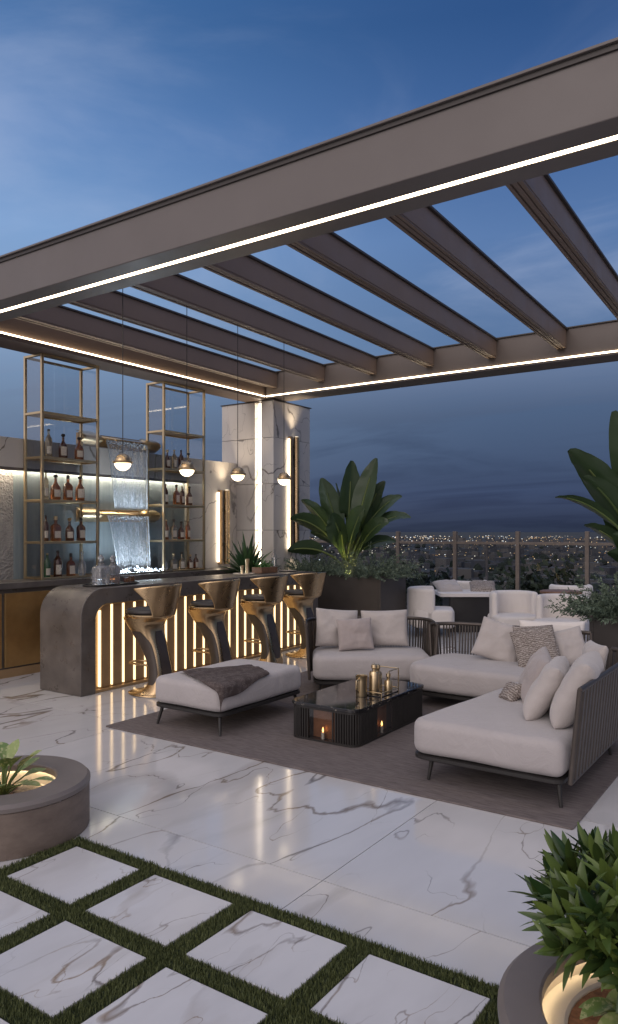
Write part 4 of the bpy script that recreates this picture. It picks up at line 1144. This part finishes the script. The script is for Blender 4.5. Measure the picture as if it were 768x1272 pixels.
# ================================================================== PLANTS
def bez(a, b_, c, d, t_):
    s = 1-t_; return a*(s**3) + b_*(3*s*s*t_) + c*(3*s*t_*t_) + d*(t_**3)
def paddle(lf, sk, base, tip, lift, width, frac=.5, fold=.25, twist=0., seed=0, fside=None):
    """one banana-like leaf: stalk tube then blade along a Bezier from base to tip"""
    base, tip = Vector(base), Vector(tip); up = Vector((0, 0, 1))
    h_ = (tip-base)
    c1 = base + up*lift*.75 + h_*.12; c2 = tip - (tip-base)*.30 + up*lift*.45
    pts = [bez(base, c1, c2, tip, k/28) for k in range(29)]
    k0 = int(28*frac)
    sk.tube(pts[:k0+12], [.022*(1-.75*i/(k0+12)) + .004 for i in range(k0+12)], 7)
    rows = []; rn = random.Random(seed)
    for i in range(k0, 29):
        u = (i-k0)/(28-k0); p = pts[i]; tn = (pts[min(28, i+1)] - pts[max(0, i-1)]).normalized()
        side = tn.cross(up) if fside is None else tn.cross(Vector(fside))
        if side.length < .05: side = tn.cross(Vector((CA, SA, 0)))
        side.normalize(); side = Matrix.Rotation(twist, 3, tn) @ side; nn = side.cross(tn).normalized()
        wd = width*(math.sin(math.pi*min(1, (u*.93+.04))**.75)**.8)*.5*(1+.06*noise.noise(Vector((u*6, seed, 0))))
        row = []
        for j in range(9):
            s = -1+j/4
            rip = .018*width*4*noise.noise(Vector((u*9, s*2, seed)))*abs(s)
            row.append(p + side*s*wd + nn*(fold*wd*(abs(s)**1.2) + rip))
        rows.append(row)
    lf.sheet(rows)
def strel(name, label, base, leaves, scale=1., cat='plant'):
    t = thing(name, label, cat, base)
    sk = MB(); bx = Vector(base); rn = random.Random(5)
    for i, lf_ in enumerate(leaves):
        r_, z, dd, lift, wd, fr, tw_ = lf_
        b0 = bx + Vector((rn.uniform(-.06, .06), rn.uniform(-.06, .06), 0))
        tip = bx + CW(r_, dd) + Vector((0, 0, z))
        lf = MB(); paddle(lf, sk, b0, tip, lift, wd, fr, .28, tw_, i*3+1)
        lf.build('leaf', MT['leaf_big'], t, 180, fix=False)
    sk.build('stalks', MT['stalk'], t, 60)
    return t
def needles(mb, p, dirv, ln, rn, w_=.006, nl=.06, dens=26, droop=.5):
    """feathery spray: curved stem with fine leaflets"""
    pts = []; d = Vector(dirv).normalized(); q = Vector(p)
    for k in range(10):
        pts.append(q.copy()); q = q + d*ln/9; d = (d + Vector((0, 0, -droop*.06)) + Vector((rn.gauss(0, .04), rn.gauss(0, .04), rn.gauss(0, .03)))).normalized()
    for k in range(dens):
        u = rn.uniform(.08, 1); i = min(8, int(u*9)); f = u*9-i; c = pts[i].lerp(pts[i+1], f); tn = (pts[i+1]-pts[i]).normalized()
        s = tn.cross(Vector((rn.gauss(0, 1), rn.gauss(0, 1), rn.gauss(0, 1)))).normalized()
        e = (s + tn*.9).normalized()*nl*(1.1-.6*u)*rn.uniform(.7, 1.2); sd = e.cross(Vector((rn.gauss(0, 1), rn.gauss(0, 1), rn.gauss(0, 1)))).normalized()*w_
        mb.add([c-sd*.5, c+sd*.5, c+e*.6+sd, c+e, c+e*.6-sd], [(0, 1, 2, 3), (0, 3, 4)])
    mb.add([pts[0]+Vector((.003, 0, 0)), pts[0]-Vector((.003, 0, 0)), pts[-1]], [(0, 1, 2)])
def feather(name, label, cx, cy, z, rx, ry, n, seed, ln=(.18, .36), spread=1.0, cat='plant', w_=.006, nl=.06):
    rn = random.Random(seed); mb = MB()
    for k in range(n):
        a = rn.random()*6.28; d = math.sqrt(rn.random()); x, y = cx + rx*d*math.cos(a), cy + ry*d*math.sin(a)
        out = Vector((math.cos(a)*d*spread, math.sin(a)*d*spread, rn.uniform(.35, 1.2)))
        needles(mb, (x, y, z), out, rn.uniform(*ln), rn, w_, nl, 40, 1.1)
    o = mb.build(name, MT['feather'], None, fix=False); return tag(o, label, cat)

# long planter box behind the bar end
def boxplanter(label, x0, x1, y0, y1, h_):
    t = thing('planter_box', label, 'planter', ((x0+x1)/2, (y0+y1)/2, 0))
    mb = MB(); th = .04
    mb.box(x0, x1, y0, y0+th, 0, h_); mb.box(x0, x1, y1-th, y1, 0, h_); mb.box(x0, x0+th, y0+th, y1-th, 0, h_); mb.box(x1-th, x1, y0+th, y1-th, 0, h_)
    mb.build('box_walls', MT['planter_box'], t, bevel=.005)
    mb = MB(); mb.box(x0+th, x1-th, y0+th, y1-th, h_-.2, h_-.08); mb.build('soil', MT['soil'], t)
boxplanter('dark rectangular planter box between the bar end and the railing', 10.15, 11.0, 5.62, 7.42, 1.0)
strel('strelitzia', 'tall broad-leaved strelitzia in the dark planter beside the pillar', (10.55, 6.45, .92),
      [(.46, 1.98, -.1, .5, .38, .40, 1.25), (.06, 1.96, .1, .35, .42, .42, 1.5), (-.45, 1.66, .0, .5, .36, .42, 1.2), (.90, 1.36, .1, .85, .30, .42, .75), (1.02, 1.00, -.1, .95, .28, .42, .7),
       (.64, .92, -.3, .7, .32, .4, 1.1), (-.96, .98, -.1, .75, .34, .5, .8), (-1.0, .46, -.2, .55, .30, .5, 1.0), (-.30, 1.05, -.35, .5, .40, .38, 1.4), (.24, 1.15, -.4, .6, .44, .36, 1.4), (-.62, .75, .3, .6, .30, .5, 1.0),
       (.16, 1.50, .3, .5, .38, .40, 1.3), (.36, .80, .35, .5, .34, .42, 1.0), (-.14, .80, -.3, .4, .30, .4, 1.5),
       (-.78, 1.30, .1, .6, .30, .45, .9), (.62, 1.62, .15, .6, .30, .42, 1.0), (.80, .60, .1, .6, .26, .45, .8), (-.2, 1.6, .35, .4, .32, .42, 1.1)])
feather('feathery_shrub', 'grey-green feathery shrub spilling from the planter left of the strelitzia stems', 10.42, 7.02, .95, .30, .38, 150, 21, (.30, .55), 1.2)
feather('feathery_shrub', 'grey-green feathery shrub spilling over the right end of the long planter', 10.50, 5.98, .95, .38, .38, 200, 22, (.34, .62), 1.4)
sl = bpy.data.lights.new('plant_uplight', 'SPOT'); sl.energy = 60; sl.spot_size = R(70); sl.spot_blend = .6; sl.color = (1., .80, .30); sl.shadow_soft_size = .03
slo = bpy.data.objects.new('plant_uplight', sl); COL.objects.link(slo); slo.location = (10.3, 6.3, .97)
slo.rotation_euler = (Vector((10.3, 6.3, .97)) - Vector((10.62, 6.5, 1.75))).to_track_quat('Z', 'Y').to_euler()
# agave by the wall behind the bar
ag = thing('agave_plant', 'spiky dark green plant in a low pot at the wall behind the bar', 'plant', (9.02, 7.36, 0))
mb = MB(); mb.lathe([(.16, 0), (.2, .02), (.26, 1.04), (.24, 1.04), (.22, .94)], 28, (9.02, 7.36, 0)); mb.build('pot', MT['concrete_dark'], ag, 40)
mb = MB(); mb.lathe([(.01, .96), (.225, .96)], 28, (9.02, 7.36, 0), cap0=True, cap1=False); mb.build('soil', MT['soil'], ag)
mb = MB(); rn = random.Random(8)
for k in range(54):
    a = k*2.399; el = R(12 + 72*(k/54)); ln = rn.uniform(.50, .72)*(.8 + .25*math.sin(el)); wd = rn.uniform(.042, .060)
    d = Vector((math.cos(a)*math.cos(el), math.sin(a)*math.cos(el), math.sin(el))); sd = d.cross(Vector((0, 0, 1))).normalized()
    up = sd.cross(d).normalized(); rows = []
    for i in range(9):
        u = i/8; p = Vector((9.02, 7.36, .98)) + d*ln*u + Vector((0, 0, -.10*u*u*math.cos(el))); w2 = wd*(math.sin(math.pi*min(1, u*.72+.28))**.8) if u < 1 else .001
        rows.append([p - sd*w2 + up*w2*.45, p, p + sd*w2 + up*w2*.45])
    mb.sheet(rows)
mb.build('leaves', MT['agave'], ag, 60, fix=False)

# right planter box with shrub and strelitzia
boxplanter('dark planter box at the right edge behind the sofas', 8.30, 9.9, 1.10, 2.05, .80)
strel('strelitzia', 'large strelitzia with arching leaves in the right planter box, cut by the frame', (8.95, 1.42, .72),
      [(-.55, 2.30, .0, .6, .40, .42, 1.1), (-1.08, 1.86, -.1, .8, .38, .42, .7), (-.96, 1.56, -.2, .8, .30, .45, .6), (-1.26, 1.34, -.2, 1.0, .15, .5, .5), (-.62, 1.12, .1, .7, .34, .4, 1.0), (-.20, 2.60, .1, .5, .40, .45, 1.2), (.35, 2.2, .0, .6, .36, .45, .9), (.6, 1.7, -.2, .7, .34, .42, .7),
       (-.45, 1.45, -.3, .6, .36, .42, 1.3), (.4, 1.25, .2, .7, .3, .42, .8), (-.70, .75, -.2, .5, .22, .45, .8), (-.40, 1.72, .15, .6, .34, .42, 1.2),
       (-.60, .95, -.1, .5, .30, .42, 1.0), (-.35, .85, -.3, .5, .34, .4, 1.2), (-.80, 1.05, .2, .6, .24, .45, .6), (-.50, 1.90, .2, .6, .34, .42, .9), (-.25, 1.25, -.3, .5, .36, .4, 1.3)])
feather('feathery_shrub', 'grey-green feathery shrub covering the top of the right planter box', 8.70, 1.74, .74, .42, .36, 260, 23, (.30, .58), 1.25, w_=.007, nl=.07)
feather('feathery_shrub', 'yellow-green grassy shrub at the right frame edge in the planter box', 8.75, 1.22, .72, .35, .20, 60, 24, (.4, .7), .8, w_=.008, nl=.09)

# round planters
def round_planter(label, c, Ro, Ri, h_, seg_line=None):
    t = thing('round_planter', label, 'planter', (c.x, c.y, 0), 0, 'round concrete planters')
    mb = MB(); mb.lathe([(Ro-.005, .002), (Ro-.005, h_-.045)], 72, cap0=False, cap1=False)
    body = mb.build('body', MT['pitted'], t, 40, local=True)
    mb = MB(); mb.lathe([(Ro-.02, h_-.0449), (Ro, h_-.040), (Ro, h_-.018), (Ro-.018, h_), (Ri+.008, h_), (Ri, h_-.008), (Ri, h_-.044), (Ri+.006, h_-.044), (Ri+.006, h_-.034)], 72, cap0=False, cap1=False)
    mb.build('rim', MT['planter_rim'], t, 25, local=True)
    mb = MB(); mb.lathe([(Ri+.024, h_-.032), (Ri+.012, h_-.12), (Ri-.02, h_-.125)], 60, cap0=False, cap1=False); mb.build('liner', MT['bowl'], t, 40, local=True)
    return t
cL = CW(-1.735, 4.27)
rp = round_planter('round concrete planter at the left edge beside the turf corner', cL, .465, .275, .285)
mb = MB(); mb.lathe([(.01, .185), (.15, .182), (.256, .172)], 40, cap0=True, cap1=False); mb.build('gravel', MT['sand'], rp, 60, local=True)
mb = MB(); ring = .262
mb.lathe([(.2835, .246), (.2935, .246), (.2935, .250), (.2835, .250), (.2835, .246)], 48, cap0=False, cap1=False); mb.build('light_ring', emit('planter_led', (1., .80, .52), 16.0), rp, local=True)
mb = MB(); mb.lathe([(.085, .17), (.095, .215), (.11, .222), (.10, .214), (.08, .20)], 30, (-.035, .03, 0)); mb.build('wooden_bowl', MT['wood'], rp, 40, local=True)
cR = CW(1.10, 2.15)
rp2 = round_planter('large round concrete planter at the lower right corner', cR, .54, .41, .285)
mb = MB(); mb.lathe([(.01, .205), (.20, .203), (.338, .198)], 48, cap0=True, cap1=False); mb.build('soil', MT['soil'], rp2, 60, local=True)
mb = MB(); mb.lathe([(.332, .16), (.336, .204), (.345, .212), (.385, .207), (.428, .196)], 48, cap0=False, cap1=False); mb.build('inner_bowl', MT['bowl'], rp2, 40, local=True)
mb = MB(); mb.lathe([(.4185, .246), (.4285, .246), (.4285, .250), (.4185, .250), (.4185, .246)], 48, cap0=False, cap1=False); mb.build('light_ring', emit('planter_led_dim', (1., .82, .56), 9.0), rp2, local=True)

def leafblade(mb, p, d, ln, wd, upv, curl=.25, cup=.25, n=8, ob=.78):
    d = d.normalized(); sd = d.cross(upv)
    if sd.length < .05: sd = d.orthogonal()
    sd.normalize(); up = sd.cross(d).normalized(); rows = []
    for i in range(n):
        u = i/(n-1); q = p + d*ln*(u - .10*curl*u*u) - up*ln*curl*u*u
        w2 = wd*.5*max(.03, math.sin(math.pi*min(.995, (u**ob)*.96+.03))**.8)
        rows.append([q - sd*w2 + up*w2*cup, q - sd*w2*.5 + up*w2*cup*.35, q, q + sd*w2*.5 + up*w2*cup*.35, q + sd*w2 + up*w2*cup])
    mb.sheet(rows)
# bush in the lower right planter
bu = thing('leafy_bush', 'dense green bush of pointed oval leaves in the lower right planter', 'plant', (cR.x, cR.y, .2))
mb = MB(); sk = MB(); rn = random.Random(12); root = CW(1.06, 2.26, .20)
cc = CW(1.01, 2.27, .505)
for k in range(95):
    a = k*2.399; zf = 1 - 2*(k+.5)/95*.66
    d = Vector((math.cos(a)*math.sqrt(1-zf*zf), math.sin(a)*math.sqrt(1-zf*zf), zf))
    e = cc + Vector((d.x*.27, d.y*.27, d.z*.175))*rn.uniform(.8, 1.12)
    mid = root.lerp(e, .5) + Vector((0, 0, .04))
    sk.tube([root + Vector((rn.uniform(-.05, .05), rn.uniform(-.05, .05), 0)), mid, e], [.007, .005, .003], 6)
    dirn = (d*1.0 + Vector((0, 0, .65))).normalized()
    for j in range(11):
        b_ = j*2.399 + rn.random(); op_ = R(14 + 52*(j/11)); o1 = dirn.orthogonal().normalized(); o2 = dirn.cross(o1)
        ld_ = dirn*math.cos(op_) + (o1*math.cos(b_) + o2*math.sin(b_))*math.sin(op_)
        leafblade(mb, e - dirn*.012*j*.5, ld_, rn.uniform(.09, .13), rn.uniform(.024, .035), dirn if op_ > .3 else o1, rn.uniform(.05, .3), .3)
mb.build('foliage', MT['bush'], bu, 180, fix=False); sk.build('stems', MT['stalk'], bu, 60)
# paler leaves at the foot of the bush
mb = MB(); sk = MB()
vp = thing('variegated_plant', 'pale mottled low leaves under the bush in the lower right planter', 'plant', (cR.x, cR.y, .2))
for k in range(16):
    a = R(150 + rn.uniform(-95, 95)); base = root + Vector((rn.uniform(-.06, .06), rn.uniform(-.06, .06), .03)); d = Vector((math.cos(a + A-R(0)), math.sin(a + A), rn.uniform(.25, .8)))
    e = base + d.normalized()*rn.uniform(.06, .16); sk.tube([base, e], [.004, .003], 5)
    leafblade(mb, e, Vector((d.x, d.y, rn.uniform(-.2, .35))), rn.uniform(.10, .14), rn.uniform(.055, .07), Vector((0, 0, 1)), .3, .2)
mb.build('foliage', MT['varieg'], vp, 180, fix=False); sk.build('stems', MT['stalk'], vp, 60)
# leafy plant in the left planter
lp = thing('leafy_plant', 'pale green spoon-leaved plant in the left round planter', 'plant', (cL.x, cL.y, .18))
mb = MB(); sk = MB(); rn = random.Random(17); root = Vector((cL.x-.02, cL.y+.0, .185))
for k in range(26):
    a = k*2.399; el = R(20 + 58*(k % 9)/9)
    d = Vector((math.cos(a)*math.cos(el), math.sin(a)*math.cos(el), math.sin(el))); ln = rn.uniform(.09, .20)
    e = root + d*ln + Vector((0, 0, .03)); sk.tube([root, root + d*ln*.5 + Vector((0, 0, .03)), e], [.006, .005, .004], 6)
    leafblade(mb, e, (d + Vector((0, 0, -.15))), rn.uniform(.11, .16), rn.uniform(.07, .09), Vector((0, 0, 1)), rn.uniform(.1, .3), .15, ob=1.5)
mb.build('foliage', MT['varieg'], lp, 180, fix=False); sk.build('stems', MT['stalk'], lp, 60)

# ================================================================== REAR TERRACE
rl = thing('glass_railing', 'glass balustrade with bronze posts and top rail at the terrace edge', 'railing', (14.0, 4, 0))
YP = [9.89, 8.61, 7.33, 6.05, 4.77, 3.49, 2.21, .93, -.35, -1.63]
pm = simple('rail_bronze', C(.17, .138, .112), .5, 0, .1)
for y in YP:
    mb = MB(); mb.box(13.955, 14.045, y-.035, y+.035, 0, 1.70); mb.build('post', pm, rl, bevel=.004)
for a, b_ in zip(YP, YP[1:]):
    mb = MB(); mb.box(13.965, 14.035, b_+.0355, a-.0355, 1.445, 1.495); mb.build('rail', pm, rl, bevel=.004)
    mb = MB(); mb.box(13.993, 14.007, b_+.0355, a-.0355, .06, 1.444); mb.build('pane', MT['glass_rail'], rl)
t = thing('light_pole', 'thin grey steel pole rising just beyond the glass railing', 'pole', (14.6, 5.75, -2))
mb = MB(); mb.tube([(14.6, 5.62, -2), (14.6, 5.62, 1.42)], .03, 10); mb.build('shaft', MT['taupe_metal'], t, 50)
mb = MB(); mb.lathe([(.045, 1.42), (.045, 1.46), (.02, 1.48)], 12, (14.6, 5.62, 0)); mb.build('finial', MT['taupe_metal'], t, 50)

def tub_chair(label, loc, rz, h_=.78, w_=.72):
    t = thing('tub_chair', label, 'armchair', loc, rz, 'white upholstered armchairs on the rear terrace')
    hw = w_/2
    mb = MB(); slab(mb, densify(rpoly([(-hw, -.36), (hw, -.36), (hw, .3), (-hw, .3)], .12, 6), .07), .14, .44, .05, .01, 4); mb.build('seat', MT['chair_white'], t, 60, local=True)
    o_ = [(hw, -.05)] + [(math.cos(q)*hw, .06+math.sin(q)*.34) for q in [R(12*k) for k in range(16)]] + [(-hw, -.05)]
    o_ = [Vector(p) for p in o_]
    i_ = [Vector((p.x*.72, .06+(p.y-.06)*.62 if p.y > 0 else p.y)) for p in o_]
    ring = o_ + i_[::-1]
    mb = MB(); mb.loft([[Vector((p.x, p.y, z)) for p in ring] for z in (.16, h_)]); mb.build('backrest', MT['chair_white'], t, 60, local=True, bevel=.05, seg=4)
    for (x, y) in ((-.26, -.26), (.26, -.26), (-.26, .24), (.26, .24)):
        mb = MB(); leg(mb, (x, y, .145), (x*1.05, y*1.05, 0), .018, .014); mb.build('leg', MT['black_metal'], t, 50, local=True)
    return t
LRc = A - R(90)
c1 = tub_chair('white armchair turned sideways left of the white terrace table', CW(2.02, 12.3), LRc + R(82))
for (r_, d, rz, lb) in ((3.13, 11.35, LRc + R(4), 'white armchair seen from behind in front of the white terrace table'),
                        (3.62, 10.7, LRc - R(30), 'white armchair seen from behind, nearest the right planter'),
                        (3.02, 14.15, LRc + R(180), 'white armchair beyond the table, backed against the glass railing'),
                        (4.55, 13.0, LRc + R(175), 'white armchair beyond the small brown round table at right')):
    dup(c1, CW(r_, d), rz, lb)
tt = thing('terrace_table', 'low white table on a dark block base on the rear terrace', 'table', CW(2.72, 12.9), LRc)
mb = MB(); mb.loft([[Vector((p.x, p.y, z)) for p in rpoly([(-.52, -.42), (.52, -.42), (.52, .42), (-.52, .42)], .05, 4)] for z in (.60, .66)]); mb.build('table_top', MT['chair_white'], tt, 40, local=True, bevel=.006)
mb = MB(); mb.loft([[Vector((p.x, p.y, z)) for p in rpoly([(-.36, -.34), (.36, -.34), (.36, .34), (-.36, .34)], .05, 4)] for z in (0, .599)]); mb.build('base', MT['black_metal'], tt, 40, local=True)
rt = thing('side_table', 'small brown round table among the right terrace chairs', 'table', CW(4.12, 12.2))
mb = MB(); mb.lathe([(.30, .68), (.33, .69), (.33, .72), (.31, .73)], 36); mb.build('table_top', MT['wood'], rt, 40, local=True)
mb = MB(); mb.lathe([(.22, 0), (.20, .02), (.05, .05), (.05, .679)], 24); mb.build('pedestal', MT['black_metal'], rt, 40, local=True)
pil('pale cushion lying on the left of the white terrace table', MT['pillow'], CW(2.45, 12.85, .64), .46, .38, .17, face+R(10), R(62), R(4), 31)
pil('grey patterned cushion lying on the right of the white terrace table', MT['knit'], CW(3.0, 12.85, .64), .46, .36, .16, face-R(10), R(62), R(2), 32)

# trees just beyond the railing
def tree(label, x, y, z0, h_, rad, seed, n=1400, leaf=.11):
    t = thing('tree', label, 'tree', (x, y, z0), 0, 'trees beyond the railing'); rn = random.Random(seed)
    tk = MB(); top = Vector((x, y, z0+h_*.6)); tk.tube([(x, y, z0), (x+.05, y, z0+h_*.3), top], [rad*.09, rad*.07, rad*.04], 8)
    cl = []
    for k in range(9):
        a = rn.random()*6.28; e = Vector((x + math.cos(a)*rad*rn.uniform(.3, .85), y + math.sin(a)*rad*rn.uniform(.3, .85), z0 + h_*rn.uniform(.5, .92))); cl.append(e)
        tk.tube([top - Vector((0, 0, h_*.2*rn.random())), top.lerp(e, .5) + Vector((0, 0, .1)), e], [rad*.035, rad*.022, rad*.01], 6)
    cl.append(Vector((x, y, z0+h_*.9)))
    tk.build('trunk', MT['bark'], t, 60); mb = MB()
    for k in range(n):
        c = rn.choice(cl) + Vector((rn.gauss(0, .28), rn.gauss(0, .28), rn.gauss(0, .22)))*rad
        nn = Vector((rn.gauss(0, 1), rn.gauss(0, 1), rn.gauss(.4, 1))).normalized(); a = nn.orthogonal().normalized()*leaf*rn.uniform(.6, 1.3); b_ = nn.cross(a)*.55
        mb.add([c-a, c+b_, c+a, c-b_], [(0, 1, 2, 3)])
    mb.build('crown', MT['tree_leaf'], t, fix=False)
q = CW(2.25, 16.6); tree('dark leafy tree just beyond the railing left of the terrace chairs', q.x, q.y, -3.2, 4.1, 1.0, 1)
q = CW(1.55, 17.0); tree('dark tree beyond the railing next to the strelitzia', q.x, q.y, -3.2, 4.0, .9, 2)
q = CW(6.4, 25.); tree('broad dark tree beyond the railing behind the right-hand chairs', q.x, q.y, -6, 5.7, 2.2, 3, 1800, .14)
q = CW(8.6, 26.); tree('dark tree beyond the railing next to the right planter', q.x, q.y, -6, 6.4, 2.0, 4, 1800, .14)
q = CW(5.0, 34.); tree('far dark tree beyond the railing behind the white table', q.x, q.y, -9, 7.6, 2.6, 5, 1500, .18)
print('objects', len(bpy.data.objects))
